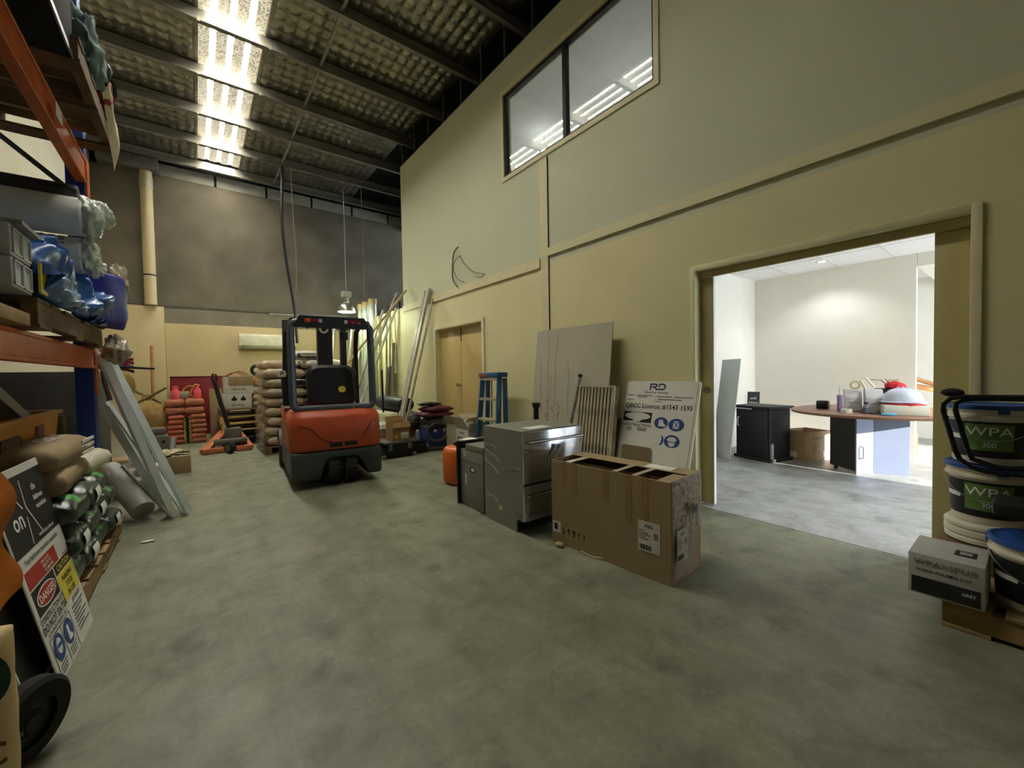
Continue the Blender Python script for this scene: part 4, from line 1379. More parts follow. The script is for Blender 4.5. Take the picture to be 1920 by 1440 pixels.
# ------------------------------------------------------------------ pallet stack with boxes and sacks
for k in range(5):
    pallet('pallet', f'timber pallet, {("bottom", "second", "third", "fourth", "top")[k]} of the stack behind the pallet jack', (.90 + rnd.uniform(-.02, .02), 9.48, .001 + k * .131), 0, L=1.1, Wd=1.16, mat=(mBlack if k < 2 else mWoodL if k in (2, 3) else mWoodD), group='pallets stacked at the back', n=6)
mCW = M('white_printed_card', (190, 186, 172), .7, var=.1)
b1_ = carton('cardboard_box', 'white printed carton on the pallet stack', 'box', (.44, .34, .28), (.58, 9.14, .658), 0, mCW)
g = G()
for x in (-.05, .09):
    disc(g, frame((0, -.172, 0), (1, 0, 0), (0, 0, 1)), x, .17, .045, .03, .0, 10)
    poly(g, frame((0, -.172, 0), (1, 0, 0), (0, 0, 1)), [(x - .02, .18), (x + .02, .18), (x + .01, .23), (x - .01, .23)], .0)
g.build('print', mPrintK, b1_, smooth=False)
text([('NO 4160', 0, 0, .035)], mPrintK, b1_, frame((0, -.171, .05), (1, 0, 0), (0, 0, 1)))
b2_ = carton('cardboard_box', 'brown and white carton on top of the white printed carton', 'box', (.46, .34, .30), (.60, 9.14, .94), .02, mCardG)
G().box(-.231, .231, -.1715, -.1705, .0, .13).build('white_panel', mCW, b2_, smooth=False)
G().box(-.231, -.15, -.1715, -.1705, .13, .30).build('white_panel', mCW, b2_, smooth=False)
text([('VENTAIR', 0, 0, .045)], M('grey_print2', (110, 106, 98), .7), b2_, frame((.0, -.172, .05), (1, 0, 0), (0, 0, 1)))
carton('cardboard_box', 'narrow brown carton at the left edge of the pallet stack', 'box', (.2, .3, .34), (.235 + .13, 9.35, .658), 0, mCard) if False else None
for k in range(3):
    t = thing('tan_sack', f'tan filled sack, {("bottom", "middle", "top")[k]} of three beside the white carton', 'sack', (1.02, 9.2, .66 + k * .125), 0, 'tan sacks on the pallet stack')
    G().sack(.42, .4, .13, k + 20, p=4).build('sack', M('tan_sack', (170, 140, 92), .7, var=.15, bump=.2), t)
tag(crumple(G(), (1.0, 9.2, 1.14), .17, 51, .3, 12, (1.1, .8, .65)).build('yellow_bag', M('yellow_bag', (218, 150, 50), .5, var=.25, scale=9)), 'bright yellow plastic bag on the tan sacks', 'bag')
tag(G().box(.72, 1.1, 9.0, 9.08, 1.242, 1.262).build('grey_bar', mGalv), 'flat grey bar lying across the cartons', 'bar')
g = G()
for k in range(4):
    g.tube([(.92 + (.07 + .01 * k) * math.cos(a), 9.15 + .02 * k, 1.36 + (.06 + .015 * k) * math.sin(a)) for a in [i * 2 * PI / 14 for i in range(12)]], .012, 6)
tag(g.build('cable_coil', mBlack), 'black cable coil standing on the cartons', 'cable')
g = G()
for k in range(3):
    g.tube([(.40 + .3 * u + .04 * k, 9.0 + .05 * k, 1.245 + .07 * math.sin(PI * u) + .012 * k) for u in [i / 10 for i in range(11)]], .006, 6)
tag(g.build('red_wire', M('dull_red_wire', (130, 44, 40), .5)), 'thin red wires arching over the brown and white carton', 'wire', kind=None)
carton('cardboard_box', 'grey carton behind the pallet jack handle', 'box', (.3, .3, .42), (.17, 9.75, .0), 0, mCardG) if False else None
carton('cardboard_box', 'tall tan carton between the red panel and the pallet stack', 'box', (.22, .3, 1.0), (.30, 10.3, 0), 0, mCardG)

# ------------------------------------------------------------------ wall mounted air conditioner, downpipe
ac = thing('air_conditioner', 'long white wall air conditioner on the back wall left of the forklift', 'air conditioner', (1.45, 11.95, 1.92))
ringloft(G(), [(0, [(0, 0)] * 4)]) if False else None
G().prism([(0, 0), (-.16, .02), (-.21, .08), (-.21, .30), (-.17, .36), (0, .37)], -.62, .62, Matrix(((0, 0, 1, 0), (1, 0, 0, 0), (0, 1, 0, 0), (0, 0, 0, 1)))).build('casing', M('ac_white', (212, 206, 178), .45), ac, bevel=.01)
G().box(-.6, .6, -.18, -.10, .005, .02).build('louvre', M('ac_grey', (120, 124, 96), .5), ac)
G().box(-.56, -.50, -.212, -.209, .06, .075).build('logo', mPrintK, ac, smooth=False)
dp = thing('downpipe', 'cream downpipe running down the concrete back wall', 'pipe', (-.735, 11.855, 2.845))
mPVC = M('cream_pvc', (192, 174, 132), .5, var=.06)
G().cyl((0, 0, 0), (0, 0, 2.95), .105, .105, 24).build('pipe', mPVC, dp)
G().lathe([(.106, 0), (.113, 0), (.113, .03), (.106, .03)], 24, T(0, 0, .62)).build('clip', mBlack, dp)
G().lathe([(.106, 0), (.114, 0), (.114, .25), (.106, .25)], 24, T(0, 0, 2.5)).build('collar', M('cream_pvc2', (170, 160, 134), .5), dp)
G().box(-.75, .22, -.18, .11, 2.86, 3.12).build('gutter_box', M('gutter_grey', (96, 92, 86), .6, .2, var=.15), dp, bevel=.03)
tag(G().box(-1.3, -.95, 12.02, 12.03, 3.55, 3.85).build('patch', M('grey_patch', (140, 130, 112), .85)), 'pale patch on the concrete wall', 'patch') if False else None

# ------------------------------------------------------------------ high bay lamp and hanging wires
lp = thing('high_bay_lamp', 'lit silver high bay lamp hanging above the forklift', 'lamp', (2.73, 9.6, 2.66))
mBell = M('spun_aluminium', (190, 184, 168), .3, .85, var=.08)
G().lathe([(.19, 0), (.185, .02), (.17, .08), (.13, .15), (.085, .19), (.06, .2), (.06, .205), (.09, .195), (.14, .153), (.178, .085), (.194, .02), (.194, 0), (.19, 0)], 32).build('reflector', mBell, lp)
hs = G().lathe([(.0, .36), (.05, .36), (.05, .33), (.045, .32), (.06, .22), (.05, .2)], 20).build('lamp_holder', M('holder_white', (190, 188, 176), .5), lp)
G().box(-.10, .10, -.07, .07, .33, .46).build('ballast_box', MATS['holder_white'], lp, bevel=.012)
G().box(-.055, -.05, -.04, .04, .18, .34).build('bracket', mAlu, lp)
G().lathe([(0, .012), (.165, .012), (.165, .016), (0, .016)], 28).build('lamp_glass', M('lamp_glow', (235, 255, 225), .5, emit=((225, 255, 205), 9.0)), lp)
lw_ = G().cyl((0, 0, .46), (.0, 0, 3.34), .005, .005, 6).build('suspension_wire', mGalv, lp)
ld = bpy.data.lights.new('high_bay_light', 'POINT')
ld.energy = 75
ld.color = (.88, 1.0, .70)
ld.shadow_soft_size = .12
lo = bpy.data.objects.new('high_bay_light', ld)
COL.objects.link(lo)
lo.parent = lp
lo.location = (0, 0, -.06)
bc = G()
bc.tube([(1.69, 10.6, 6.0), (1.68, 10.6, 5.6), (1.64, 10.58, 5.0), (1.66, 10.58, 4.4), (1.72, 10.6, 3.8), (1.80, 10.6, 3.2), (1.86, 10.6, 2.7), (1.88, 10.6, 2.0)], .032, 8)
tag(bc.build('black_cable', mBlack), 'thick black cable hanging from the roof behind the forklift', 'cable')
tag(G().tube([(1.85, 10.57, 6.004), (1.86, 10.5, 5.0), (1.90, 10.5, 4.0), (1.88, 10.5, 3.2)], .008, 6).build('pull_cord', M('pale_cord', (140, 128, 100), .8)), 'thin pale cord hanging beside the thick black cable', 'cord')
tag(G().tube([(3.45, 10.6, 6.0), (3.47, 10.6, 4.2), (3.45, 10.6, 3.35), (3.50, 10.6, 3.25)], .008, 6).build('pull_cord', MATS['pale_cord']), 'thin cord with a hook hanging near the partition corner', 'cord')
tag(G().cyl((1.5, 11.9, 2.80), (3.4, 11.9, 2.86), .03).build('conduit', mGalv), 'grey conduit along the top of the tan wall panels', 'pipe')

# ------------------------------------------------------------------ tubes, poles and planks in the far corner
for i, (x, y, top, r) in enumerate(((3.30, 10.05, 2.98, .068), (3.27, 10.32, 2.96, .068), (3.36, 9.72, 3.01, .088))):
    t = thing('clear_tube', f'tall clear plastic tube with tan cap, {("middle", "left", "right and largest")[i]} of three in the corner', 'tube', (x, y, 0))
    G().lathe([(r, 0), (r, top), (r * .9, top), (r * .9, 0)], 20).build('tube', M('frosted_tube', (176, 178, 168), .25, .3, var=.15, scale=10), t)
    G().lathe([(r * 1.02, top - .10), (r * 1.12, top - .10), (r * 1.12, top + .02), (0, top + .02)], 20).build('cap', M('tan_cap', (176, 156, 112), .6), t)
pol = [((2.55, 9.4, 0), (3.46, 10.6, 2.6), .03, 'grey', 'grey steel pole leaning rightwards behind the forklift window'),
       ((2.4, 8.9, 0), (3.46, 9.3, 2.72), .025, 'grey', 'thin grey pole leaning steeply in front of the clear tubes'),
       ((3.05, 10.9, 0), (3.40, 11.0, 2.75), .035, 'dark', 'dark pole standing between the clear tubes'),
       ((2.9, 10.6, 0), (3.2, 10.9, 2.6), .03, 'dark', 'second dark pole leaning left of the clear tubes'),
       ((3.38, 9.05, 0), (3.46, 9.1, 2.62), .022, 'alu', 'pale vertical rod close to the lit wall, near the tube caps'),
       ((3.38, 8.85, 0), (3.46, 8.9, 2.60), .018, 'alu', 'second pale vertical rod close to the lit wall'),
       ((2.75, 10.2, 0), (3.05, 10.3, 2.5), .035, 'alu', 'pale pole directly behind the forklift right post'),
       ((2.6, 10.9, 0), (2.85, 11.2, 2.45), .04, 'alu', 'pale pole left of the forklift right post'),
       ((2.3, 11.0, 0), (2.62, 11.3, 2.2), .03, 'yellow', 'yellow pole behind the forklift mast')]
pm_ = {'grey': mGalv, 'dark': mBlack, 'alu': mAlu, 'yellow': M('dull_yellow', (196, 182, 70), .6)}
for a, b, r, k, lab in pol:
    tag(G().cyl(a, b, r, r, 12).build('pole', pm_[k]), lab, 'pole', 'poles in the far corner')
tag(G().cyl((2.45, 9.0, 1.36), (3.5, 8.06, 2.98), .024, .024, 10).build('timber_pole', M('pale_timber2', (206, 184, 134), .7, var=.1)), 'long pale timber pole slanting up to the partition corner', 'pole')
tag(G().beam((2.75, 9.6, 0.0), (3.50, 8.62, 2.68), .06, .03).build('steel_rail', mStudL, bevel=.002, seg=1), 'pale steel rail slanting under the timber pole', 'rail')
tag(G().beam((3.1, 9.3, 1.5), (3.50, 8.55, 3.0), .05, .05).build('threaded_bar', mGalv), 'galvanised bar leaning to the corner above the timber pole', 'bar')
tag(G().beam((3.33, 8.72, .0), (3.49, 8.78, 1.93), .10, .03, (1, 0, 0)).build('grey_plank', M('grey_plank', (128, 122, 112), .7, var=.15)), 'tall narrow grey plank leaning on the lit wall', 'plank')
tag(G().beam((3.22, 8.78, .0), (3.44, 8.95, 1.40), .20, .04, (1, 0, 0)).build('grey_plank', M('dark_plank', (96, 86, 74), .8, var=.2)), 'short broad grey brown plank leaning on the lit wall', 'plank')
tag(G().cyl((2.88, 7.86, .0), (2.88, 7.90, 1.32), .02, .02, 10).build('black_post', mBlack), 'thin black post standing right of the forklift', 'post')
for i, (a, b, w, d, lab) in enumerate((((2.92, 7.31, .0), (3.49, 7.02, 2.83), .10, .045, 'right aluminium bar leaning high on the partition beside the double door'),
                                     ((2.91, 7.36, .0), (3.49, 7.17, 2.81), .085, .045, 'left aluminium bar leaning high on the partition beside the double door'),
                                     ((2.99, 7.24, .0), (3.51, 6.90, 2.62), .04, .03, 'thin aluminium strip leaning right of the two aluminium bars'))):
    tag(G().beam(a, b, w, d, (1, 0, 0)).build('aluminium_bar', M('dusty_alu', (196, 190, 176), .5, .25, var=.15, scale=9), smooth=False), lab, 'bar', 'aluminium bars on the partition')
# roll and padded crate by the wall
pc = thing('rolled_mat', 'black rolled mat lying on the white foam block by the wall', 'mat', (3.12, 7.95, .50))
G().lathe([(0, -.62), (.13, -.62), (.14, -.6), (.14, .6), (.13, .62), (0, .62)], 24, RX(PI / 2) @ Matrix.Scale(1.2, 4, (1, 0, 0))).build('mat', M('black_mat', (30, 32, 42), .5, var=.3, bump=.4, bscale=18), pc, loc=(0, 0, .15))
fb_ = thing('foam_block', 'white wrapped foam block under the rolled black mat', 'foam block', (3.12, 7.95, 0))
G().box(-.28, .28, -.48, .62, 0, .50).build('block', M('dirty_white_foam', (186, 184, 150), .7, var=.15, scale=4), fb_, bevel=.06, seg=3)

# ================================================================== appliances and boxes in the middle
# large open appliance carton
ab = thing('appliance_carton', 'large torn brown appliance carton taped with clear film, standing in front of the doorway', 'box', (2.225, 1.715, 0), .073)
mKraft = M('kraft_card', (154, 135, 98), .7, var=.08, scale=3, bump=.1, bscale=12)
L2, W2, H2 = .452, .187, .59
w = .008
G().box(-W2, -W2 + w, -L2, L2, 0, H2).build('side_wall', mKraft, ab, bevel=.002, seg=1)
G().box(W2 - w, W2, -L2, L2, 0, H2).build('side_wall', mKraft, ab, bevel=.002, seg=1)
G().box(-W2 + w, W2 - w, -L2, -L2 + w, 0, H2 + .004).build('end_wall', M('kraft_card_lit', (176, 148, 118), .5, var=.12, scale=5, bump=.35, bscale=14), ab, bevel=.002, seg=1)  # near end coloured paler to carry the light from the office
G().box(-W2 + w, W2 - w, L2 - w, L2, 0, H2).build('end_wall', mKraft, ab)
G().box(-W2 + w, W2 - w, -L2 + w, L2 - w, 0, .01).build('bottom', mKraft, ab)
G().box(.045, W2, -L2, L2, H2 - .003, H2 + .003, T(0, 0, 0)).build('top_flap', mKraft, ab, bevel=.002, seg=1)
G().box(-W2 + w, .04, -L2, -L2 + .10, H2 - .012, H2 - .006).build('top_flap', mKraft, ab)
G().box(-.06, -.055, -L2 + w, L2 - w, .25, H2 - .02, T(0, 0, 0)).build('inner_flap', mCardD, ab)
G().box(-.16, .02, L2 - .22, L2 - .02, .40, .43, RX(.15)).build('inner_packing', M('dark_red_packing', (96, 52, 34), .7), ab)
mTape = M('clear_tape', (196, 178, 146), .18, var=.1, scale=20, bump=.3, spec=.8)
for y, wd in ((-.08, .035), (-.22, .035), (.30, .05)):
    G().box(-W2 - .001, .06, y - wd / 2, y + wd / 2, H2 + .003, H2 + .0045).build('tape_strap', mTape, ab, smooth=False)
for y, zl in ((.33, .17), (.24, .2), (-.02, .2), (-.29, .28), (-.18, .30)):
    G().box(-W2 - .0012, -W2, y - .022, y + .022, H2 - zl, H2).build('tape_mark', M('tape_mark_tan', (146, 120, 78), .35, var=.08), ab, smooth=False)  # tape marks in a browner tan than the card
# film and tears on the near end
g = G()
g.grid(lambda u, v: (-W2 + 2 * W2 * u, -L2 - .003 - .013 * abs(noise.noise(Vector((u * 9, v * 9, 4)))) - .009 * abs(noise.noise(Vector((u * 25, v * 21, 7)))), H2 * .42 + (H2 * .58 + .01) * v), 40, 40)
g.build('film_patch', mClear, ab)
g = G()
g.grid(lambda u, v: (-W2 + .03 + .26 * u, -L2 - .003 - .009 * abs(noise.noise(Vector((u * 11, v * 8, 14)))), .03 + .22 * v), 30, 24)
g.build('film_patch', mClear, ab)
ho = G()
poly(ho, frame((0.03, -L2 - .025, .395), (1, 0, 0), (0, 0, 1)), [(-.03, .03), (.0, .045), (.02, .02), (.06, .025), (.055, -.01), (.03, -.015), (.0, -.03), (-.005, -.055), (-.012, -.02)], .0)
ho.build('torn_hole', mBlack, ab, smooth=False)
g = G()
crumple(g, (.0, -L2 - .012, .425), .022, 4, .3, 8, (1, .5, .8))
g.build('torn_edge', M('torn_paper', (196, 160, 104), .7), ab)
mLab = M('label_paper', (206, 202, 190), .5, var=.04)
# labels on the long side (seen from -x) and on the end
FL = frame((-W2 - .0005, 0, 0), (0, -1, 0), (0, 0, 1))
FE = frame((0, -L2 - .014, 0), (1, 0, 0), (0, 0, 1))


def ship_label(F, x0, x1, y0, y1):
    g = flat(G(), F, x0, x1, y0, y1, .0012)
    lb_ = g.build('shipping_label', mLab, ab, smooth=False)
    w_, h_ = x1 - x0, y1 - y0
    text([('AEG', (x0 + x1) / 2, y1 - h_ * .2, h_ * .11)], mPrintK, lb_, F, off=.002)
    q = G()
    for i in range(5):
        flat(q, F, x0 + w_ * .05, x0 + w_ * (.35 + .12 * (i % 3)), y1 - h_ * (.32 + .07 * i), y1 - h_ * (.30 + .07 * i), .0018)
    for i in range(14):
        a = x0 + w_ * (.07 + .04 * i)
        flat(q, F, a, a + w_ * (.012 + .012 * (i % 3)), y0 + h_ * .06, y0 + h_ * .22, .0018)
    for i in range(4):
        flat(q, F, x0 + w_ * .72, x0 + w_ * .92, y0 + h_ * (.48 + .05 * i), y0 + h_ * (.505 + .05 * i), .0018)
    q.build('label_print', mPrintK, lb_, smooth=False)


ship_label(FL, .245, .385, .155, .335)
ship_label(FE, -.15, -.02, .125, .31)
g = flat(G(), FL, -L2 + .01, -L2 + .085, .075, .155, .0012)
g.build('tag_label', mLab, ab, smooth=False)
flat(G(), FL, -.425, -.395, .095, .14, .0018).build('handling_symbol', mPrintK, ab, smooth=False)
for k, sh in enumerate(('g', 'u', 'w', 'a', 'a')):
    x = -.34 + k * .045
    g = G()
    if sh == 'u':
        poly(g, FL, [(x - .017, .11), (x, .128), (x + .017, .11)]); flat(g, FL, x - .001, x + .001, .08, .11, .0014)
    elif sh == 'w':
        poly(g, FL, [(x - .012, .125), (x + .012, .125), (x + .004, .1), (x - .004, .1)]); flat(g, FL, x - .002, x + .002, .085, .1, .0014); flat(g, FL, x - .01, x + .01, .08, .085, .0014)
    elif sh == 'a':
        flat(g, FL, x - .003, x + .003, .08, .11, .0014); poly(g, FL, [(x - .009, .108), (x + .009, .108), (x, .124)])
    else:
        flat(g, FL, x - .006, x + .006, .08, .1, .0014); flat(g, FL, x - .01, x + .0, .11, .12, .0014)
    g.build('handling_symbol', mPrintK, ab, smooth=False)
flat(G(), frame((0, 0, H2 + .003), (1, 0, 0), (0, 1, 0)), .06, .16, -.32, -.14, .0015).build('paper_slip', mPrintW, ab, smooth=False)
g = G()
g.tube([(-W2 - .012, .18, .012), (-W2 - .02, .10, .004), (-W2 - .012, .0, .02)], .004, 5)
g.build('loose_strap', mTape, ab)
tag(crumple(G(), (1.97, 2.04, .018), .022, 77, .4, 10, (1.2, 1.4, .8)).build('film_scrap', M('golden_film', (206, 190, 130), .12, var=.3, bump=.8, spec=.9)), 'small ball of clear film on the floor by the appliance carton', 'plastic scrap')

# double drawer dishwasher
dw = thing('dishwasher', 'grey double drawer dishwasher with stainless front, standing behind the appliance carton', 'dishwasher', (1.90, 2.35, 0), -.02)
prof = [(.0, .10), (.0, .775), (.525, .775), (.525, 0), (.085, 0), (.085, .10)]
G().prism(prof, 0, .012, Matrix(((0, 0, 1, 0), (1, 0, 0, 0), (0, 1, 0, 0), (0, 0, 0, 1)))).build('side_panel', mGreyP, dw, smooth=False)
G().prism(prof, .588, .60, Matrix(((0, 0, 1, 0), (1, 0, 0, 0), (0, 1, 0, 0), (0, 0, 0, 1)))).build('side_panel', mGreyP, dw, smooth=False)
G().box(.0, .60, .0, .525, .776, .782).build('top_panel', mGreyP, dw, bevel=.002, seg=1)
G().box(.012, .588, .085, .10, .0, .11).build('kick_plate', mBlack, dw)
G().box(.012, .588, .5, .52, .02, .77).build('back_panel', mGreyP, dw)
mInox = M('stainless_front', (196, 198, 206), .14, .95, var=.06, scale=3, stretch=(1, 1, 30))
for z0, z1 in ((.385, .775), (.105, .372)):
    d_ = G().box(-.003, .606, -.022, -.001, z0, z1).build('drawer_front', mInox, dw, bevel=.003)
    hz = z1 - .075
    G().tube([(.02, -.022, hz), (.02, -.055, hz), (.59, -.055, hz), (.59, -.022, hz)], .009, 8).build('handle', M('handle_steel', (176, 176, 180), .2, .95), d_)
G().box(.012, .59, -.001, .0, .372, .385).build('drawer_gap', mBlack, dw)
g = G()
g.grid(lambda u, v: (.22 + .05 * u + .07 * v + .012 * math.sin(v * 9), -.066 - .012 * math.sin(u * 7 + v * 5), .66 - .23 * (1 - v) * (1 - .25 * u)), 8, 14)
g.build('hanging_film', mPoly, dw)
mSmear = M('tape_smear', (176, 178, 164), .2, var=.1)
g = G()
for (y0, z0, y1, z1) in ((.02, .48, .19, .47), (.30, .50, .50, .59), (.32, .40, .52, .50), (.34, .60, .51, .63), (.33, .17, .50, .22)):
    for k in range(2):
        n0 = .006 * k
        g.tube([(-.001, y0 + (y1 - y0) * t, z0 + n0 * 2 + (z1 - z0) * t + .01 * math.sin(t * 5)) for t in [i / 6 for i in range(7)]], .0018, 4)
g.build('tape_strands', mSmear, dw)
flat(G(), frame((0, 0, .783), (1, 0, 0), (0, 1, 0)), .12, .34, .05, .16, .001).build('paper_slip', mPrintW, dw, smooth=False)
G().box(-.0015, -.0005, .28, .32, .12, .15).build('sticker', M('yellow_sticker', (196, 186, 110), .5), dw, smooth=False)
g = G()
for a, b in (((.02, .14), (.09, .15)), ((.09, .15), (.04, .10)), ((.04, .10), (.02, .14))):
    g.beam((-.001, a[0], a[1]), (-.001, b[0], b[1]), .003, .001, (1, 0, 0))
g.build('pencil_mark', mPrintK, dw, smooth=False)

# built in oven turned away
ov = thing('built_in_oven', 'grey built in oven with black front edge, lower unit beside the dishwasher', 'oven', (1.93, 2.93, 0), -.03)
G().box(.0, .55, .0, .40, .004, .52).build('body', mGreyP, ov, bevel=.004)
G().box(.0, .55, .0, .30, .52, .575).build('top_box', mGreyP, ov, bevel=.004)
G().box(-.03, .58, .40, .425, .0, .585).build('front_panel', mBlackG, ov, bevel=.003)
G().box(-.0015, -.0005, .30, .34, .46, .50).build('sticker', M('tan_sticker', (190, 176, 140), .5), ov, smooth=False)
G().box(-.0015, -.0005, .14, .22, .33, .38).build('vent_cutout', mBlack, ov, smooth=False)
G().box(-.002, -.001, .15, .20, .34, .37).build('vent_label', mPrintW, ov, smooth=False)
G().box(-.0015, -.0005, .29, .31, .20, .30).build('serial_label', mPrintW, ov, smooth=False)
g = G()
for z in (.42, .08):
    g.box(-.002, -.0005, .0, .40, z, z + .003)
g.build('seam', M('seam_grey', (84, 86, 78), .6), ov, smooth=False)
ts = thing('parts_tray', 'dark tray with tan offcuts standing behind the oven', 'tray', (2.55, 3.62, 0))
G().box(-.35, .4, -.2, .2, .0, .50).build('tray_box', M('dark_brown_card', (70, 54, 38), .8), ts, bevel=.005)
G().box(-.34, -.18, -.19, .2, .501, .52).build('white_foam', mPrintW, ts)
for x, y in ((-.05, 0), (.15, .05)):
    crumple(G(), (x, y, .51), .05, x * 10 + 3, .3, 8, (1.4, 1.2, .5)).build('offcut', M('tan_offcut', (190, 156, 96), .7), ts)
jc = thing('orange_canister', 'orange plastic canister standing behind the oven', 'canister', (2.27, 3.98, 0), .2)
ringloft(G(), [(0, rr(.09, .12, .085, 7)), (.02, rr(.12, .15, .115, 7)), (.06, rr(.13, .16, .125, 7)), (.35, rr(.13, .16, .125, 7)), (.39, rr(.115, .145, .11, 7)), (.415, rr(.08, .11, .075, 7)), (.425, rr(.04, .06, .035, 7))], True, True).build('body', M('canister_orange', (206, 100, 44), .4, var=.08), jc)
G().cyl((0, 0, .42), (0, 0, .455), .03).build('cap', mBlack, jc)
tag(G().cyl((3.0, 3.45, 0), (3.0, 3.45, .86), .03, .03, 14).lathe([(.03, .82), (.045, .84), (.045, .88), (0, .88)], 14, T(3.0, 3.45, 0)).build('black_post', mBlack), 'short black post showing behind the dishwasher', 'post')

# ------------------------------------------------------------------ boards and sign leaning on the partition
gb = thing('grey_board', 'large grey fibre cement board with brown drip stains leaning on the partition', 'board', (3.22, 2.70, 0))
FB = frame((0, 1.18, 0), (0, -1, 0), (.20, 0, 1.735))
G().box(0, 1.18, 0, 1.745, -.012, 0, FB).build('sheet', M('fibre_cement', (178, 172, 152), .8, var=.06, scale=3), gb, bevel=.002, seg=1)
g = G()
for x0, ztop, zb, s in ((.10, 1.45, .55, 1), (.22, 1.73, .5, 2), (.36, 1.70, .5, 3), (.57, 1.35, .75, 4), (.30, 1.2, .6, 5), (.06, .70, .5, 6), (.45, .8, .5, 7)):
    pts = []
    n = 22
    for i in range(n + 1):
        z = ztop + (zb - ztop) * i / n
        pts.append((x0 + .035 * noise.noise(Vector((s * 3.1, z * 3, 0))) + .012 * noise.noise(Vector((s, z * 14, 2))) + .06 * (ztop - z) * (1 if s < 3 else .7), z))
    for i in range(n):
        a, b = pts[i], pts[i + 1]
        hw = .0028 if s < 5 else .0022
        poly(g, FB, [(a[0] - hw, a[1]), (a[0] + hw, a[1]), (b[0] + hw, b[1]), (b[0] - hw, b[1])], .001)
tag(g.build('drip_stains', M('drip_brown', (112, 88, 62), .8), gb, smooth=False), kind='stuff')
g = G()
for i in range(26):
    x, z = rnd.uniform(.03, .5), rnd.uniform(.5, .85)
    poly(g, FB, [(x, z), (x + .006, z + .01), (x + rnd.uniform(.004, .012), z + rnd.uniform(.04, .1)), (x - .003, z + .05)], .0012)
tag(g.build('rust_smears', M('rust_smear', (140, 84, 52), .8), gb, smooth=False), kind='stuff')

sp = thing('slatted_panel', 'paint splattered slatted panel leaning in front of the grey board', 'slatted panel', (3.12, 2.55, 0))
FS = frame((0, .50, 0), (-.02, -1, 0), (.15, -.0, 1.075))
mSlat = M('splattered_slat', (176, 166, 138), .8, var=.5, scale=22, detail=6, stretch=(1, 1, .25))
G().box(0, .49, .0, 1.08, -.03, -.012, FS).build('backing', M('slat_dark', (54, 48, 40), .9), sp)
sl0 = None
for i in range(11):
    if sl0 is None:
        sl0 = o = G().box(.006, .034, .01, 1.065, -.012, .006, FS).build('slat', mSlat, sp, bevel=.003, seg=1)
    else:
        o = sl0.copy()
        COL.objects.link(o)
        o.parent = sp
    d = (FS.to_3x3() @ Vector((i * .0445, 0, 0)))
    o.location = d
G().box(0, .49, 1.066, 1.085, -.03, .008, FS).build('top_rail', mSlat, sp)
G().box(.485, .505, .0, 1.08, -.05, .008, FS).build('side_rail', mSlat, sp)
t = thing('grey_tube', 'thin grey tube with black cap standing left of the slatted panel', 'tube', (3.30, 3.07, 0))
G().cyl((-.22, .12, 0), (0, -.01, 1.17), .02).build('tube', mAlu, t)
G().cyl((-.002, -.01, 1.16), (.004, -.013, 1.19), .024).build('cap', mBlack, t)
t = thing('taped_post', 'grey post with blue tape leaning right of the slatted panel', 'post', (3.33, 2.585, 0))
G().beam((-.14, .05, 0), (.02, .03, 1.02), .06, .04, (1, 0, 0)).build('post', M('plastered_grey', (146, 140, 126), .8, var=.25, scale=14), t, bevel=.004)
G().beam((-.032, .037, .80), (-.020, .036, .86), .064, .044, (1, 0, 0)).build('blue_tape', M('blue_tape', (44, 56, 130), .4), t)
tag(G().beam((3.20, 2.60, 0), (3.38, 2.58, .74), .10, .03, (1, 0, 0)).build('grey_offcut', MATS['plastered_grey']), 'short grey plastered offcut between the taped post and the sign', 'offcut')

rs = thing('builder_sign', 'white builder sign board with blue safety symbols leaning beside the sliding door', 'sign', (3.13, 2.545, 0))
F2 = frame((0, 0, 0), (0, -1, 0), (.33, 0, 1.115))
SWd, SHt = .755, 1.163
mSignW = M('worn_sign_white', (214, 212, 198), .5, var=.05, scale=4)
sgm = G()
ringloft(sgm, [(-.008, [(x + SWd / 2, y + SHt / 2) for x, y in rr(SWd / 2, SHt / 2, .02)]), (0, [(x + SWd / 2, y + SHt / 2) for x, y in rr(SWd / 2, SHt / 2, .02)])], True, True, F2)
sgm.build('board', mSignW, rs)
g = G()
flat(g, F2, SWd - .025, SWd - .022, .03, SHt - .03)
flat(g, F2, .012, .014, .03, SHt - .03)
flat(g, F2, .012, .325, .756, .855)
g.build('black_print', mPrintK, rs, smooth=False)
g = G()
disc(g, F2, .168, .815, .142, .036, .0018)
poly(g, F2, [(.14, .79), (.22, .785), (.21, .765), (.16, .757), (.012, .756), (.012, .76), (.12, .767)], .0018)
g.build('logo_oval', mSignW, rs, smooth=False)
# RD monogram
g = G()


def stroke(g, F, pts, wd, off=.0016):
    for a, b in zip(pts[:-1], pts[1:]):
        a, b = Vector(a), Vector(b)
        d = (b - a).normalized()
        n = Vector((-d.y, d.x)) * wd / 2
        e = d * wd / 2
        poly(g, F, [tuple(a - e + n), tuple(a - e - n), tuple(b + e - n), tuple(b + e + n)], off)


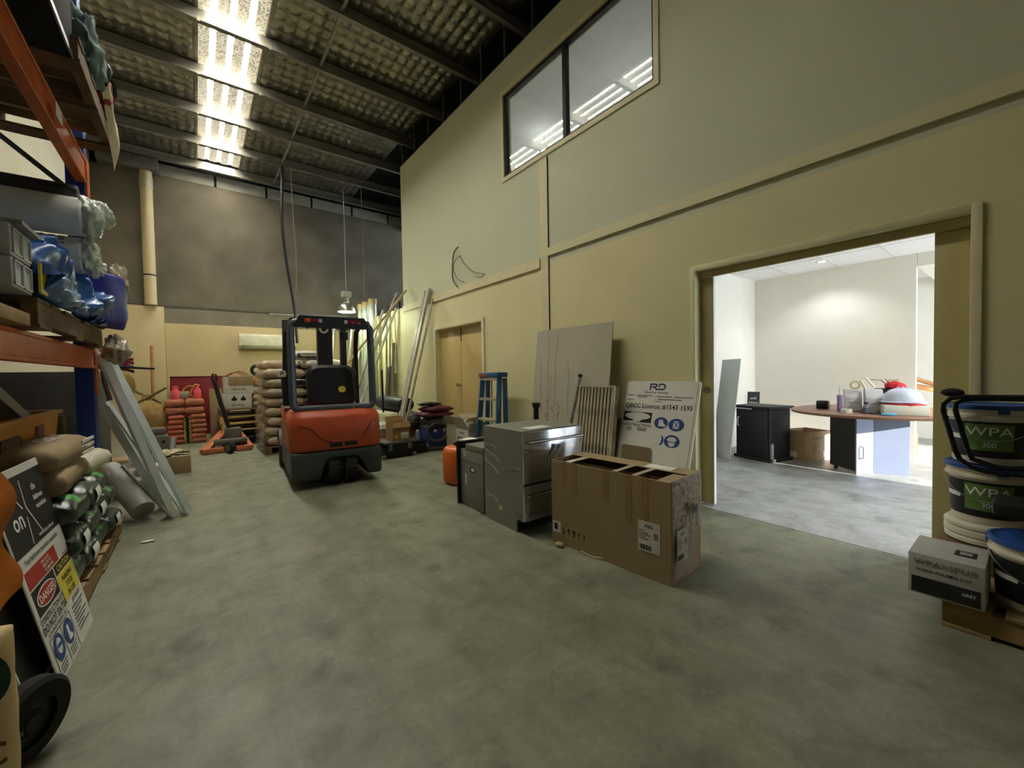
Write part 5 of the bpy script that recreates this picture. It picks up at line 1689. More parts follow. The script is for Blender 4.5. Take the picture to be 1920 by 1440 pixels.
stroke(g, F2, [(0.263, 1.079), (0.263, 1.133), (0.312, 1.133), (0.329, 1.126), (0.329, 1.114), (0.312, 1.106), (0.279, 1.106)], .014)
stroke(g, F2, [(0.301, 1.106), (0.329, 1.083), (0.390, 1.083), (0.412, 1.094), (0.417, 1.108), (0.412, 1.123), (0.390, 1.133), (0.356, 1.133), (0.356, 1.106)], .014)
g.build('monogram', mPrintN, rs, smooth=False)
text([('RooDin Homes', .335, 1.043, .022, 'CENTER', 1.3)], mPrintN, rs, F2, off=.0016)
text([('QBCC Licence: #1543 1595', .365, .897, .046, 'CENTER', .98), ('CONSTRUCTION', .168, .716, .027, 'CENTER', 1.15), ('COMPANY: ', .065, 1.015, .013), ('WEBSITE:', .06, .972, .013), ('PHONE:', .37, .96, .012), ('RD', .10, .672, .034), ('RooDin Homes', .24, .70, .012)], mPrintK, rs, F2, off=.0016)
g = G()
for x0, x1, y in ((.13, .30, 1.016), (.13, .24, 1.0), (.34, .50, 1.01), (.52, .70, 1.008), (.36, .60, .983), (.19, .29, .688), (.19, .28, .676)):
    flat(g, F2, x0, x1, y, y + .008, .0014)
flat(g, F2, .325, .3275, .955, 1.03, .0014)
g.build('fine_print', M('worn_print', (96, 96, 96), .7), rs, smooth=False)
g = G()
for x, y, r in ((.43, .768, .07), (.58, .762, .075), (.56, .612, .075)):
    disc(g, F2, x, y, r, r * .76, .0016, 28)
poly(g, F2, [(.44, .56), (.455, .59), (.46, .62), (.45, .66), (.475, .64), (.482, .61), (.47, .575)], .0016)
g.build('blue_symbols', mPrintB, rs, smooth=False)
poly(G(), F2, [(.405, .79), (.42, .80), (.435, .795), (.445, .80), (.455, .768), (.48, .75), (.475, .735), (.405, .738)], .0022).build('boot_figure', mSignW, rs, smooth=False)
poly(G(), F2, [(.55, .728), (.61, .728), (.605, .795), (.555, .795)], .0022).build('vest_figure', mSignW, rs, smooth=False)
disc(G(), F2, .56, .627, .045, .024, .0022, 20).build('helmet_figure', mSignW, rs, smooth=False)
poly(G(), F2, [(.525, .605), (.595, .605), (.585, .57), (.56, .562), (.535, .576)], .0022).build('face_figure', mSignW, rs, smooth=False)
g = G()
stroke(g, F2, [(.56, .735), (.60, .79)], .008, .0026)
stroke(g, F2, [(.56, .79), (.602, .735)], .008, .0026)
stroke(g, F2, [(.525, .606), (.595, .606)], .007, .0026)
g.build('symbol_lines', mPrintB, rs, smooth=False)
tb_ = thing('rounded_board', 'small tan board with rounded corners behind the appliance carton', 'board', (2.66, 1.90, 0))
ringloft(G(), [(0, [(x, y + .32) for x, y in rr(.135, .32, .03)]), (.02, [(x, y + .32) for x, y in rr(.135, .32, .03)])], True, True, frame((-.03, 0, .0), (0, -1, 0), (.08, 0, 1))).build('board', M('tan_grey_board', (132, 116, 84), .8, var=.08), tb_)

# ------------------------------------------------------------------ step ladder
sd = thing('step_ladder', 'blue fibreglass step ladder folded against the partition beside the double door', 'ladder', (3.16, 4.66, 0))
mLB = M('ladder_blue', (44, 92, 136), .5, var=.1)
zt = 1.18
for s, wd in ((1, .05), (-1, .05)):
    y0, y1 = s * .25, s * .20
    G().beam((-.02, y0, 0), (.07, y1, zt), .075, .03, (0, 1, 0)).build('front_rail', mLB, sd, bevel=.004)
    G().beam((.14, y0 * .95, 0), (.16, y1, zt - .03), .065, .03, (0, 1, 0)).build('rear_rail', mLB, sd, bevel=.004)
for k in range(4):
    z = .28 + k * .28
    f = z / zt
    G().box(-.055 + .09 * f, .03 + .09 * f, -.24 + .05 * f, .24 - .05 * f, z, z + .035).build('step', M('ladder_step', (178, 168, 140), .45, .3), sd, bevel=.004)
tp = G().box(.02, .19, -.235, .235, zt - .02, zt + .05).build('top_cap', mLB, sd, bevel=.012)
G().box(.018, .0205, .05, .2, zt - .01, zt + .03).build('warning_label', M('label_red', (150, 70, 50), .5), tp, smooth=False)
for y in (-.09, .09):
    G().cyl((.12, y, .1), (.14, y * .9, zt - .05), .011).build('rear_brace', mAlu, sd)
G().box(-.036, -.030, -.235, -.20, .72, .92, RY(.076)).build('spec_label', mPrintW, sd, smooth=False)

# ------------------------------------------------------------------ clutter by the double door
tx = thing('toolbox', 'large black plastic toolbox on the floor right of the forklift', 'toolbox', (2.36, 6.02, 0), .05)
G().box(-.25, .22, -.25, .25, 0, .19).build('body', mBlack, tx, bevel=.02)
G().box(-.26, .23, -.26, .26, .19, .235).build('lid', M('dusty_black', (62, 56, 50), .7, var=.3, scale=12), tx, bevel=.015)
for x in (-.18, .12):
    G().box(x - .03, x + .03, -.275, -.255, .12, .21).build('latch', M('latch_grey', (88, 84, 80), .5), tx, bevel=.004)
for x, y in ((-.27, -.23), (.2, -.23)):
    G().box(x - .03, x + .03, y - .03, y + .03, .0, .05).build('foot', M('foot_tan', (120, 108, 94), .7), tx, bevel=.006)
t2 = thing('toolbox', 'smaller black toolbox right of the large toolbox', 'toolbox', (2.71, 6.06, 0), .0)
G().box(-.1, .1, -.2, .2, 0, .17).build('body', mBlack, t2, bevel=.02)
G().box(-.105, .105, -.205, .205, .17, .21).build('lid', mBlack, t2, bevel=.012)
c = carton('cardboard_box', 'open brown carton with a white label standing on the large toolbox', 'box', (.27, .24, .27), (2.40, 5.98, .237), .05, mCard, True, (('y', -1.2, .08), ('Y', 1.2, .08)))
FLb = frame((.045, -.1215, .06), (1, 0, 0), (0, 0, 1))
flat(G(), FLb, -.05, .07, -.03, .06).build('label', mPrintW, c, smooth=False)
text([('A 6070', .01, -.015, .03)], mPrintK, c, FLb, off=.002)
disc(G(), frame((-.075, -.1215, .06), (1, 0, 0), (0, 0, 1)), 0, 0, .025).build('warning_mark', mPrintY, c, smooth=False)
carton('cardboard_box', 'brown carton with lifted flaps behind the smaller toolbox', 'box', (.3, .28, .32), (2.80, 6.52, 0), .3, mCard, True, (('y', .9, .16), ('X', .7, .12), ('x', .4, .12)))
carton('cardboard_box', 'low brown carton behind the large toolbox holding the white bag', 'box', (.42, .3, .28), (2.36, 6.55, 0), .1, mCard, True)
tag(crumple(G(), (2.36, 6.55, .33), .16, 61, .35, 14, (1.15, .9, .75)).build('white_bag', mPoly), 'crumpled white plastic bag in the low brown carton', 'bag')
t = thing('spray_can', 'small blue and white can on the smaller toolbox', 'can', (2.70, 5.92, .212))
G().lathe([(0, 0), (.032, 0), (.034, .01), (.034, .1), (.025, .12), (0, .12)], 16).build('body', M('can_blue', (110, 120, 150), .3), t)
G().cyl((0, 0, .12), (0, 0, .14), .022).build('cap', mPrintW, t)
vm = thing('site_vacuum', 'dusty blue site vacuum with coiled cable by the double door', 'vacuum', (3.06, 6.06, 0), -.1)
mVB = M('vacuum_blue', (40, 50, 110), .5, var=.2, scale=8)
ringloft(G(), [(.06, rr(.19, .19, .07)), (.30, rr(.20, .20, .07)), (.36, rr(.19, .19, .07))], True, True).build('tank', mVB, vm)
ringloft(G(), [(.36, rr(.2, .2, .07)), (.46, rr(.19, .19, .07)), (.52, rr(.14, .14, .06))], True, True).build('motor_head', M('vacuum_grey', (70, 66, 62), .7, var=.3, scale=10), vm)
for x in (-.16, .16):
    G().cyl((x - .03 if x < 0 else x, -.1, .08), (x if x < 0 else x + .07, -.1, .08), .08).build('wheel', M('vac_wheel', (104, 94, 78), .7), vm)
g = G()
for k in range(5):
    g.tube([(-.03 + (.14 + .012 * k) * math.cos(a), -.205 - .008 * k, .30 + (.13 + .014 * (k % 3)) * math.sin(a)) for a in [i * 2 * PI / 20 for i in range(20)]], .009, 6, closed=True)
g.build('cable', M('cable_grey', (74, 70, 66), .7), vm)
for x in (-.07, .09):
    crumple(G(), (x, -.2, .32), .03, x * 9, .2, 8).build('plug', M('plug_pale', (150, 148, 150), .5), vm)
mMaro = M('maroon_pad', (88, 34, 44), .7, var=.2)
for k in range(2):
    t = thing('maroon_cushion', f'maroon padded cushion, {("lower", "upper")[k]} one lying on the site vacuum', 'cushion', (3.06 + .03 * k, 6.06, .525 + k * .085), .1 * k, 'cushions on the site vacuum')
    G().sack(.52 - .08 * k, .4, .09, 30 + k, p=3).build('pad', mMaro, t)
tag(crumple(G(), (3.0, 6.1, .735), .1, 71, .4, 10, (1.9, 1.2, .28)).build('dark_strap_bundle', mBlack), 'dark strap bundle on top of the maroon cushions', 'straps')
tag(crumple(G(), (2.86, 6.4, .45), .14, 73, .3, 10, (.8, .8, 1)).build('grey_bag', M('dark_grey_bag', (60, 64, 66), .6)), 'dark grey bag squeezed behind the site vacuum', 'bag')
mCGrey = M('grey_white_card', (178, 168, 140), .75, var=.08)
c = carton('cardboard_box', 'tall grey carton with open flaps right of the site vacuum', 'box', (.28, .36, .42), (3.34, 5.70, 0), .35, mCGrey, True, (('x', 1.1, .16), ('y', .9, .14), ('X', 1.2, .15)))
g = G()
for k in range(4):
    g.box(-.1415, -.1405, -.12, -.04 + .02 * (k % 2), .08 + .07 * k, .10 + .07 * k)
g.build('print', mPrintK, c, smooth=False)
c = carton('cardboard_box', 'white and grey open carton in front of the double door next to the ladder', 'box', (.3, .42, .40), (3.24, 5.22, .05), -.1, mCW, True, (('x', 1.15, .2), ('Y', 1.1, .12), ('y', 1.0, .14)))
c.location.z = 0
g = G().box(-.1515, -.1505, -.17, .17, .14, .28)
g.build('printed_panel', M('print_grey', (92, 88, 84), .7, var=.4, scale=30), c, smooth=False)
text([('Schneider', 0, 0, .035)], mPrintK, c, frame((-.1518, 0, .33), (0, -1, 0), (0, 0, 1)))

# wires hanging from the partition
wi = thing('loose_cables', 'loose grey cables hanging out of the partition wall', 'cable', (3.52, 5.96, 3.0))
for pts, r in (([(0, 0, .34), (-.02, .12, .25), (-.02, .17, 0), (-.02, .15, -.2), (0, .0, -.36)], .012), ([(0, -.05, .18), (-.03, .08, .10), (-.03, .12, -.02), (-.02, .0, -.2), (0, -.18, -.28)], .006), ([(0, -.05, .18), (-.02, -.25, -.02), (-.03, -.5, -.18), (-.03, -.75, -.26), (-.02, -.80, -.28), (-.03, -.70, -.31), (-.03, -.55, -.27)], .006)):
    P = [Vector(p) for p in pts]
    sm = []
    for i in range(len(P) - 1):
        p0, p1, p2, p3 = P[max(i - 1, 0)], P[i], P[i + 1], P[min(i + 2, len(P) - 1)]
        for k in range(6):
            t_ = k / 6
            sm.append(.5 * ((2 * p1) + (p2 - p0) * t_ + (2 * p0 - 5 * p1 + 4 * p2 - p3) * t_ ** 2 + (3 * p1 - p0 - 3 * p2 + p3) * t_ ** 3))
    sm.append(P[-1])
    G().tube(sm, r, 6).build('cable', M('cable_grey2', (92, 88, 80), .6), wi)
# litter on the floor
for i, (x, y, lab) in enumerate(((-.33, 4.08, 'white paper scrap on the floor beside the green bundles'),)):
    tag(crumple(G(), (x, y, .008), .02, i + 90, .3, 6, (2.0, 1.0, .25)).build('floor_scrap', mPrintW if i == 0 else mCardD), lab, 'scrap')

# ================================================================== bucket pallet at the right edge
pallet('pallet', 'timber pallet at the right edge carrying the white buckets', (3.13, -.28, 0), 0, L=1.1, Wd=.80, H=.13, mat=mWood, n=6)
wb_ = carton('adhesive_box', 'white and black printed product box at the front of the right pallet', 'box', (.30, .246, .195), (2.845, .258, .132), -.0, M('white_card_box', (172, 170, 162), .6, var=.06), tape=False)
FW = frame((-.1515, 0, 0), (0, -1, 0), (0, 0, 1))
g = flat(G(), FW, -.11, .11, .01, .085)
g.build('black_panel', M('black_photo_print', (34, 34, 34), .5, var=.5, scale=30), wb_, smooth=False)
text([('WPA>SPUR', 0, .145, .026, 'CENTER', 1.15)], M('grey_logo', (112, 112, 108), .6), wb_, FW)
text([('HYBRID POLYMER FLEX', -.005, .115, .0125, 'CENTER', 1.0)], mPrintK, wb_, FW)
text([('GREY', .075, .05, .013)], mPrintW, wb_, FW, off=.0022)
FT = frame((0, 0, .1955), (0, -1, 0), (1, 0, 0))
flat(G(), FT, .02, .09, -.05, .03).build('top_print', mPrintK, wb_, smooth=False)
flat(G(), FT, .035, .075, -.03, .01, .002).build('top_patch', M('grey_patch_print', (150, 148, 140), .6, var=.3, scale=40), wb_, smooth=False)

mBkW = M('bucket_white', (206, 200, 180), .45, var=.05)
mBkL = M('bucket_label_black', (22, 23, 24), .5, var=.15)
mBkG = M('bucket_label_green', (92, 124, 62), .5, var=.1)
mBkB = M('bucket_lid_blue', (34, 74, 142), .45, var=.08)


def bucket(label, loc, rz, r=.15, h=.30, lid=True, name='WPA', labelled=True):
    t = thing('bucket', label, 'bucket', loc, rz, 'white product buckets')
    G().lathe([(0, .0), (r * .86, 0), (r * .88, .01), (r * .96, h * .80), (r * 1.06, h * .80), (r * 1.06, h * .84), (r * .985, h * .85), (r * .99, h * .91), (r * 1.04, h * .92), (r * 1.04, h * .985), (r, h), (r * .9, h * .995)], 40).build('tub', mBkW, t)
    if labelled:
        def patch(a0, a1, z0, z1, k, nm, mt, n=16):
            def fn(u, v):
                a = a0 + (a1 - a0) * u
                z = z0 + (z1 - z0) * v
                rr2 = r * (.88 + (.96 - .88) * z / (h * .80)) + k
                return (rr2 * math.cos(a), rr2 * math.sin(a), z)
            return G().grid(fn, n, 4).build(nm, mt, t)
        patch(-PI, PI, h * .12, h * .74, .001, 'label_wrap', mBkL, 48)
        patch(-.62, .62, h * .24, h * .70, .002, 'green_panel', mBkG)
        patch(-1.5, -.75, h * .42, h * .50, .002, 'white_stripe', mPrintW, 6)
        # curved lettering
        V, F = [], []
        for st, z, hh, al in ((name, h * .50, h * .16, 1.25), ('300', h * .30, h * .09, 1.0)):
            cu = bpy.data.curves.new('t', 'FONT')
            cu.body = st
            cu.size = hh * 1.35
            cu.align_x = 'CENTER'
            cu.resolution_u = 3
            to = bpy.data.objects.new('t', cu)
            COL.objects.link(to)
            me = to.to_mesh()
            n0 = len(V)
            for p in me.vertices:
                a = p.co.x * al / r
                zz = z + p.co.y
                q = r * (.88 + .08 * zz / (h * .8)) + .0035
                V.append((q * math.cos(a), q * math.sin(a), zz))
            F += [tuple(i + n0 for i in q.vertices) for q in me.polygons]
            to.to_mesh_clear()
            bpy.data.objects.remove(to)
            bpy.data.curves.remove(cu)
        gg = G()
        gg.add(V, F)
        gg.build('lettering', mPrintW, t, smooth=False)
    a_ = [i * PI / 16 for i in range(17)]
    G().tube([((r * 1.06) * math.cos(1.2 + .0) * 0 + (r * 1.07) * math.sin(x_) * 1.0, (r * 1.07) * math.cos(x_), h * .80 - h * .38 * math.sin(x_)) for x_ in a_], .0025, 6).build('bail', mSteel, t)
    if lid:
        l_ = G().lathe([(r * 1.05, h * .95), (r * 1.075, h * .95), (r * 1.075, h * 1.02), (r * 1.0, h * 1.03), (r * .93, h * 1.0), (0, h * 1.0)], 40).build('lid', mBkB, t)
        for a in (2.4, .3, -1.9):
            G().box(r * 1.05, r * 1.085, -.02, .02, h * .88, h * 1.0, RZ(a)).build('lid_tab', mBkB, l_)
    return t


tag(G().box(3.19, 3.53, -.02, .34, .132, .265).build('timber_block', M('brown_block', (108, 82, 56), .8), bevel=.006), 'brown timber block under the bucket stack on the right pallet', 'timber block')
FA = PI + .06
bk0 = thing('bucket', 'white ribbed bucket lid at the bottom of the bucket stack', 'lid', (3.355, .165, .267), 0, 'white product buckets')
G().lathe([(0, 0), (.145, 0), (.16, .01), (.16, .03), (.155, .035), (.163, .045), (.163, .07), (.155, .075), (.163, .085), (.163, .10), (.15, .115), (0, .115)], 40).build('ribbed_rim', mBkW, bk0)
bucket('lower white bucket with black and green label in the stack by the doorway', (3.355, .165, .384), FA, .152, .30)
bucket('upper white bucket with black and green label in the stack by the doorway', (3.355, .165, .70), FA, .152, .30)
b3_ = bucket('white bucket with blue lid at the right edge behind the product box', (2.945, -.02, .133), PI + .25, .155, .29)
mx_ = thing('mixer_head', 'black tool with a grey tube standing on the right edge bucket', 'tool', (2.98, .0, .435))
G().cyl((0, 0, 0), (0, 0, .09), .035).build('tube', M('tool_grey', (150, 150, 146), .4, .4), mx_)
G().box(-.1, .1, -.28, .13, .09, .155).build('housing', mBlack, mx_, bevel=.015)
cf = thing('chair_frame', 'black tubular chair frame hooked over the bucket stack at the right edge', 'chair frame', (3.12, .26, .70))
mTubeK = M('black_tube_paint', (26, 27, 29), .4, .3, var=.1)
for k, (dx, dy) in enumerate(((0, 0), (.05, -.04))):
    P = [(dx, -.5, .365 - .012 * k), (dx, -.02 + dy, .355 - .012 * k), (dx, .025 + dy, .345 - .01 * k), (dx, .05 + dy, .315), (dx, .052 + dy, .28), (dx, .005 + dy, .07), (dx, -.01 + dy, .03), (dx, -.05 + dy, -.005 + .02 * k), (dx, -.1 + dy, -.02 + .02 * k), (dx, -.5, -.012 + .02 * k)]
    G().tube(P, .0115, 10).build('tube_loop', mTubeK, cf)
g = G()
crumple(g, (.02, .02, .375), .03, 3, .15, 8, (.8, 1.5, .7))
g.build('rubber_foot', mRubber, cf)

# ================================================================== office seen through the sliding door
cb = thing('black_cabinet', 'low black wooden cabinet with a white handle in the office', 'cabinet', (6.06, 2.28, 0), -.27)
mCab = M('black_wood', (30, 31, 36), .55, var=.15)
G().box(-.20, .20, -.22, .26, .035, .69).build('body', mCab, cb, bevel=.004)
G().box(-.235, .235, -.255, .295, .69, .72).build('top', mCab, cb, bevel=.006)
G().box(-.225, .225, -.245, .285, .0, .04).build('plinth', mCab, cb, bevel=.006)
dr_ = G().box(-.222, -.2, -.20, .24, .06, .67).build('door', M('black_door', (24, 25, 30), .5), cb, bevel=.003)
G().tube([(-.222, .2, .44), (-.245, .2, .45), (-.25, .2, .50), (-.245, .2, .55), (-.222, .2, .56)], .008, 8).build('handle', mPrintW, dr_)
G().box(-.236, -.234, .0, .24, .675, .687).build('paper_strip', mPrintW, cb, smooth=False)
c = carton('cardboard_box', 'open brown carton on the office floor beside the table', 'box', (.42, .36, .38), (6.49, 1.93, 0), -.42, M('office_card', (176, 146, 112), .75, var=.06), True)
FO = frame((0, -.181, 0), (1, 0, 0), (0, 0, 1))
text([('mirabello', -.02, .28, .03), ('W 600  H 720', -.05, .2, .016), ('D 560', -.06, .17, .016), ('kg 18.5', -.06, .14, .016), ('MADE IN ITALY', -.04, .11, .014)], M('carton_print', (110, 92, 72), .7), c, FO)
flat(G(), FO, .08, .18, .04, .12).build('label', mPrintW, c, smooth=False)
flat(G(), frame((-.211, 0, 0), (0, -1, 0), (0, 0, 1)), -.14, .06, .03, .10).build('label', mPrintW, c, smooth=False)
dwl = thing('plasterboard_sheet', 'grey plasterboard sheet leaning in the office left of the cabinet', 'board', (5.60, 2.44, 0))
G().box(0, .62, 0, 1.38, -.013, 0, frame((.1, .18, 0), (.98, .16, 0), (.03, .22, 1.35))).build('sheet', M('plasterboard_grey', (186, 190, 194), .8, var=.04), dwl, bevel=.002, seg=1) if False else None
G().box(0, .5, 0, 1.36, -.012, 0, frame((.0, .08, 0), (.62, .75, 0), (.10, -.12, 1.35))).build('sheet', M('plasterboard_grey', (186, 190, 194), .8, var=.04), dwl, bevel=.002, seg=1)
t = thing('small_sign', 'small dark sign with pale lettering behind the black cabinet', 'sign', (7.0, 2.72, .0))
FQ = frame((0, .17, .4), (0, -1, 0), (.1, 0, 1))
G().box(0, .18, 0, .45, -.01, 0, FQ).build('board', M('charcoal_board', (58, 58, 62), .6), t)
text([('onX', .09, .33, .04), ('bathroom', .09, .27, .025), ('renovation', .09, .23, .025)], mPrintW, t, FQ)

# meeting table
tb2 = thing('meeting_table', 'oval brown meeting table with grey panel base in the office', 'table', (6.2, 1.16, 0))
NN = 56
top = [(.86 * math.cos(2 * PI * i / NN), .80 * math.sin(2 * PI * i / NN)) for i in range(NN)]
G().prism(top, .682, .712).build('tabletop', M('cherry_laminate', (126, 88, 70), .35, var=.12, scale=3, stretch=(1, 8, 1)), tb2, bevel=.006, seg=2, ang=50)
mPan2 = M('grey_blue_panel', (104, 114, 136), .5, var=.03)


def vpanel(a, b, th, name, mt, z0=.0, z1=.682):
    a, b = Vector((*a, 0)), Vector((*b, 0))
    d = (b - a).normalized()
    n = Vector((-d.y, d.x, 0))
    L_ = (b - a).length
    m = Matrix((d, n, Vector((0, 0, 1)))).transposed().to_4x4()
    m.translation = a
    return G().box(0, L_, 0, th, z0, z1, m).build(name, mt, tb2, bevel=.002, seg=1)


vpanel((5.88 - 6.2, 1.27 - 1.16), (6.13 - 6.2, 1.57 - 1.16), -.018, 'base_panel', M('charcoal_panel', (48, 46, 44), .6, var=.06), .03)
vpanel((5.855 - 6.2, 1.255 - 1.16), (6.07 - 6.2, 1.15 - 1.16), .018, 'base_panel', mPan2)
pn = vpanel((6.07 - 6.2, 1.15 - 1.16), (6.21 - 6.2, .87 - 1.16), .018, 'base_panel', mPan2)
vpanel((6.07 - 6.2, 1.15 - 1.16), (6.5 - 6.2, 1.35 - 1.16), .018, 'base_panel', mPan2)
hd_ = G().tube([(5.90 - 6.2, 1.228 - 1.16, .18), (5.885 - 6.2, 1.20 - 1.16, .19), (5.885 - 6.2, 1.20 - 1.16, .31), (5.90 - 6.2, 1.228 - 1.16, .32)], .006, 6).build('handle', M('handle_grey', (110, 112, 120), .4, .4), tb2)
G().cyl((6.1 - 6.2, 1.5 - 1.16, .0), (6.1 - 6.2, 1.5 - 1.16, .03), .02).build('foot', mBlack, tb2)
TZ = .713
t = thing('sealant_tube', 'purple and white sealant cartridge standing on the meeting table', 'sealant tube', (5.82, 1.40, TZ))
G().lathe([(0, 0), (.026, 0), (.026, .17), (.028, .172), (.028, .18), (.012, .19)], 18).build('cartridge', M('purple_print', (142, 120, 170), .4, var=.3, scale=30), t)
G().lathe([(.012, .186), (.009, .2), (.004, .28), (0, .28)], 12).build('nozzle', mWhite, t)
for i, (x, y, rz, lab) in enumerate(((6.02, 1.33, .3, 'left white magazine file on the meeting table'), (5.95, 1.13, .3, 'right white magazine file on the meeting table'))):
    t = thing('magazine_file', lab, 'file box', (x, y, TZ), rz, 'magazine files on the table')
    G().prism([(-.12, 0), (.12, 0), (.12, .25), (.0, .25), (-.12, .16)], -.075, .075, Matrix(((1, 0, 0, 0), (0, 0, 1, 0), (0, 1, 0, 0), (0, 0, 0, 1)))).build('box', M('file_white', (196, 194, 200), .6), t, bevel=.003, seg=1)
    text([('LOCTITE', 0, .09, .018)], M('purple_text', (120, 100, 150), .6), t, frame((-.121, 0, 0), (0, -1, 0), (0, 0, 1)))
t = thing('tape_dispenser', 'white tape dispenser with tan roll leaning on the magazine files', 'tape dispenser', (5.95, 1.22, .965), 0.3)
G().tube([(0, -.02, .0), (0, .02, .1), (0, -.02, .13), (0, -.09, .03), (0, -.07, -.01)], .012, 8).build('handle', mWhite, t)
G().lathe([(.03, -.02), (.05, -.02), (.05, .02), (.03, .02), (.03, -.02)], 20, T(0, .07, .045) @ RY(PI / 2)).build('tape_roll', M('tan_tape', (190, 176, 140), .5), t)
t = thing('desk_phone', 'black desk phone at the left end of the meeting table', 'phone', (6.05, 1.62, TZ))
G().box(-.05, .05, -.06, .06, 0, .10).build('body', mBlackG, t, bevel=.015)
G().box(-.07, -.05, -.05, .05, .05, .08).build('receiver', mBlack, t, bevel=.008)
hx = thing('white_carton', 'low white box under the hard hat on the meeting table', 'box', (5.80, .86, TZ), .3)
G().box(-.12, .12, -.17, .17, 0, .10).build('box', mWhite, hx, bevel=.004)
crumple(G(), (0, 0, .105), .12, 81, .3, 12, (.9, 1.3, .18)).build('red_lining', M('red_cloth', (200, 52, 60), .7), hx)
hh = thing('hard_hat', 'white hard hat lying on the low white box', 'hard hat', (5.86, .88, .835), .3)
hg = G()
hg.lathe([(.16, 0), (.165, .01), (.14, .015), (.138, .04), (.125, .09), (.09, .13), (.045, .15), (0, .155)], 32, Matrix.Scale(1.15, 4, (0, 1, 0)))
hg.build('shell', M('hat_white', (190, 198, 220), .35), hh)
for y in (-.04, 0, .04):
    G().tube([(-.12 + .24 * u, y, .157 - .155 * (2 * u - 1) ** 2 * .75 + .004) for u in [i / 10 for i in range(11)]], .006, 6).build('ridge', MATS['hat_white'], hh)
ph = thing('red_planter', 'red and black planter with dry sprigs behind the hard hat', 'planter', (6.45, 1.10, TZ))
G().lathe([(0, 0), (.09, 0), (.13, .22), (.14, .24), (.12, .24), (.11, .2)], 24).build('pot', mBlack, ph)
crumple(G(), (.0, -.06, .27), .08, 83, .3, 12, (1, 1.1, .7)).build('red_cloth', M('red_cloth2', (190, 30, 44), .6), ph)
for a, l in ((.2, .2), (1.2, .16), (2.4, .22), (-.6, .15), (3.4, .18)):
    G().tube([(0, 0, .28), (.05 * math.cos(a), .07 * math.sin(a), .34), (.1 * math.cos(a), l * math.sin(a), .33 + .1 * l)], .004, 5).build('sprig', M('sprig_brown', (120, 90, 70), .8), ph)
g = thing('safety_glasses', 'dark safety glasses lying on the meeting table', 'glasses', (5.68, 1.12, TZ))
for y in (-.035, .035):
    G().lathe([(.0, .0), (.03, .0), (.032, .012), (.0, .015)], 16, T(0, y, .002)).build('lens', M('smoke_lens', (66, 72, 90), .2), g)
G().tube([(0, -.06, .01), (.1, -.07, .03)], .004).build('temple', mBlack, g)
G().tube([(0, .06, .01), (.1, .07, .03)], .004).build('temple', mBlack, g)
t = thing('small_bottle', 'small grey bottle beside the safety glasses on the table', 'bottle', (5.78, 1.16, TZ))
G().lathe([(0, 0), (.03, 0), (.032, .06), (.018, .08), (.018, .1), (0, .1)], 16).build('body', M('grey_bottle', (110, 116, 132), .4), t)
G().cyl((0, 0, .1), (0, 0, .115), .02).build('cap', mBlack, t)
t = thing('blue_brush', 'blue hand brush lying at the table edge', 'brush', (5.58, .95, TZ), .4)
G().box(-.02, .02, -.07, .05, 0, .025).build('handle', M('brush_blue', (90, 170, 214), .4), t, bevel=.008)
G().tube([(0, .05, .012), (0, .14, .01)], .005).build('stem', mBlack, t)
t = thing('white_cup', 'white tape ring lying in front of the sealant tube', 'tape', (5.66, 1.30, TZ))
G().lathe([(.03, 0), (.05, 0), (.05, .04), (.03, .04), (.03, 0)], 20).build('ring', mWhite, t)

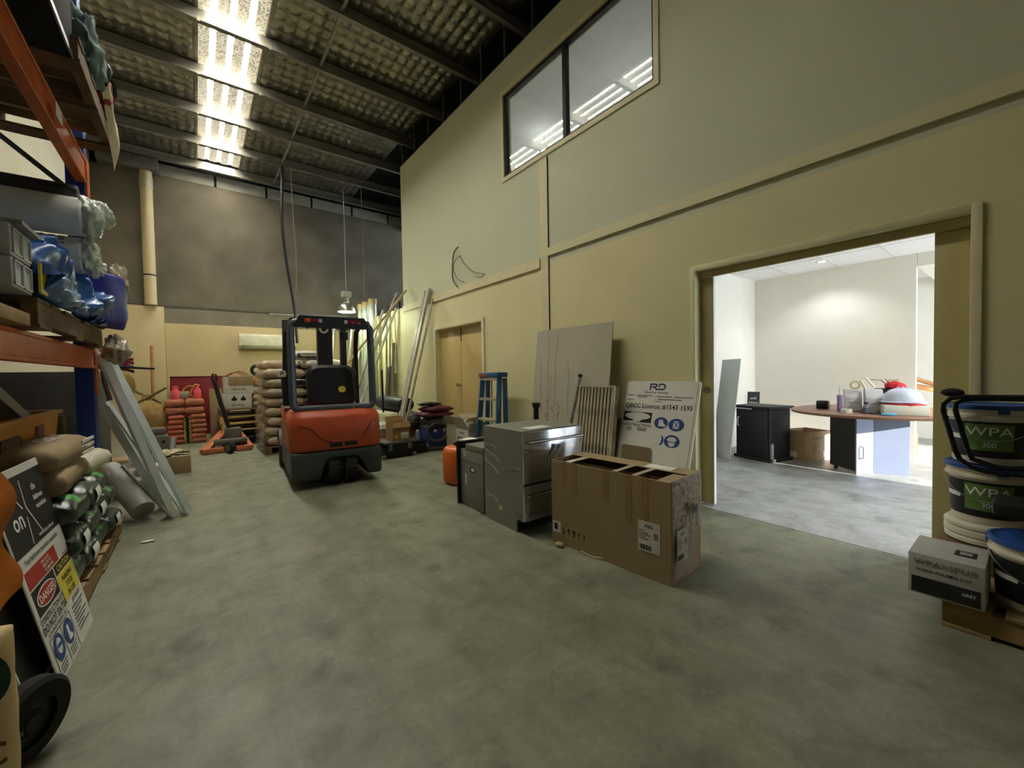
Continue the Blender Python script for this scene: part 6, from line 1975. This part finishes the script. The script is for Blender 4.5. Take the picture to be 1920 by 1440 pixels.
# stair with timber rail beyond the wall end
sr = thing('stair', 'carpeted stair with timber hand rail beyond the office wall', 'stair', (8.3, .8, 0))
mRailW = M('rail_timber', (186, 128, 74), .45, var=.15, scale=4, stretch=(1, 1, 6))
G().cyl((-.7, .40, 1.12), (.3, -.75, .55), .03).build('hand_rail', mRailW, sr)
G().cyl((-.62, .28, .95), (-.35, -.05, .86), .035).build('hand_rail', mRailW, sr)
for k in range(5):
    G().box(-.3, .8, -.9 + .25 * k, .8, .0 + .18 * k, .18 + .18 * k).build('step', mOffW, sr) if False else None
G().box(-.72, -.60, .2, .32, 0, .32).build('newel', M('red_timber', (178, 92, 52), .5), sr, bevel=.01)
G().box(-.66, .2, .36, .5, .0, .86).build('stringer_wall', mOffW, sr)

# office down light; two more added out of view to brighten the office
dl = thing('down_and_fill_light', 'round recessed down light in the office ceiling', 'light', (6.84, 1.84, 2.669))
G().lathe([(.05, -.003), (.075, -.006), (.08, 0), (.05, 0)], 28).build('bezel', mWhite, dl)
G().lathe([(0, -.002), (.052, -.002)], 24).build('lamp_disc', M('downlight_glow', (255, 255, 255), .5, emit=((255, 252, 245), 25.0)), dl)
for i, (x, y) in enumerate(((6.84, 1.84), (5.55, -.6), (4.6, -1.5))):
    l = bpy.data.lights.new('down_and_fill_light', 'SPOT')
    l.energy = 38 if i == 0 else 190
    l.spot_size = 2.3
    l.spot_blend = .6
    l.shadow_soft_size = .06
    l.color = (.97, .98, 1)
    o = bpy.data.objects.new('down_and_fill_lamp', l)
    COL.objects.link(o)
    o.location = (x, y, 2.655)
    if i:
        dup(dl, (x, y, 2.669), label=('unseen down light added as fill near the office front', 'unseen down light added as fill close to the partition')[i - 1])
# pendant seen upstairs, and two more with point lights added as unseen fill
ul = thing('pendant_and_fill_lamp', 'round white pendant lamp glowing behind the upper window', 'lamp', (5.0, 5.42, 5.10))
G().lathe([(0, -.06), (.04, -.05), (.06, 0), (.04, .05), (0, .06)], 20).build('globe', M('globe_glow', (255, 255, 255), .5, emit=((255, 255, 250), 30.0)), ul)
G().cyl((0, 0, .06), (0, 0, .345), .008).build('cord', mWhite, ul)
for x, y, e in ((5.3, 3.6, 13), (5.3, 6.4, 10)):
    l = bpy.data.lights.new('upstairs_fill_light', 'POINT')
    l.energy = e
    l.shadow_soft_size = .15
    l.color = (.95, .97, 1)
    o = bpy.data.objects.new('upstairs_fill_light', l)
    COL.objects.link(o)
    o.location = (x, y, 4.3)
    dup(ul, (x, y, 4.42), label='unseen pendant lamp added as fill upstairs at %s of the window' % ('the middle' if y < 5 else 'the far end'))
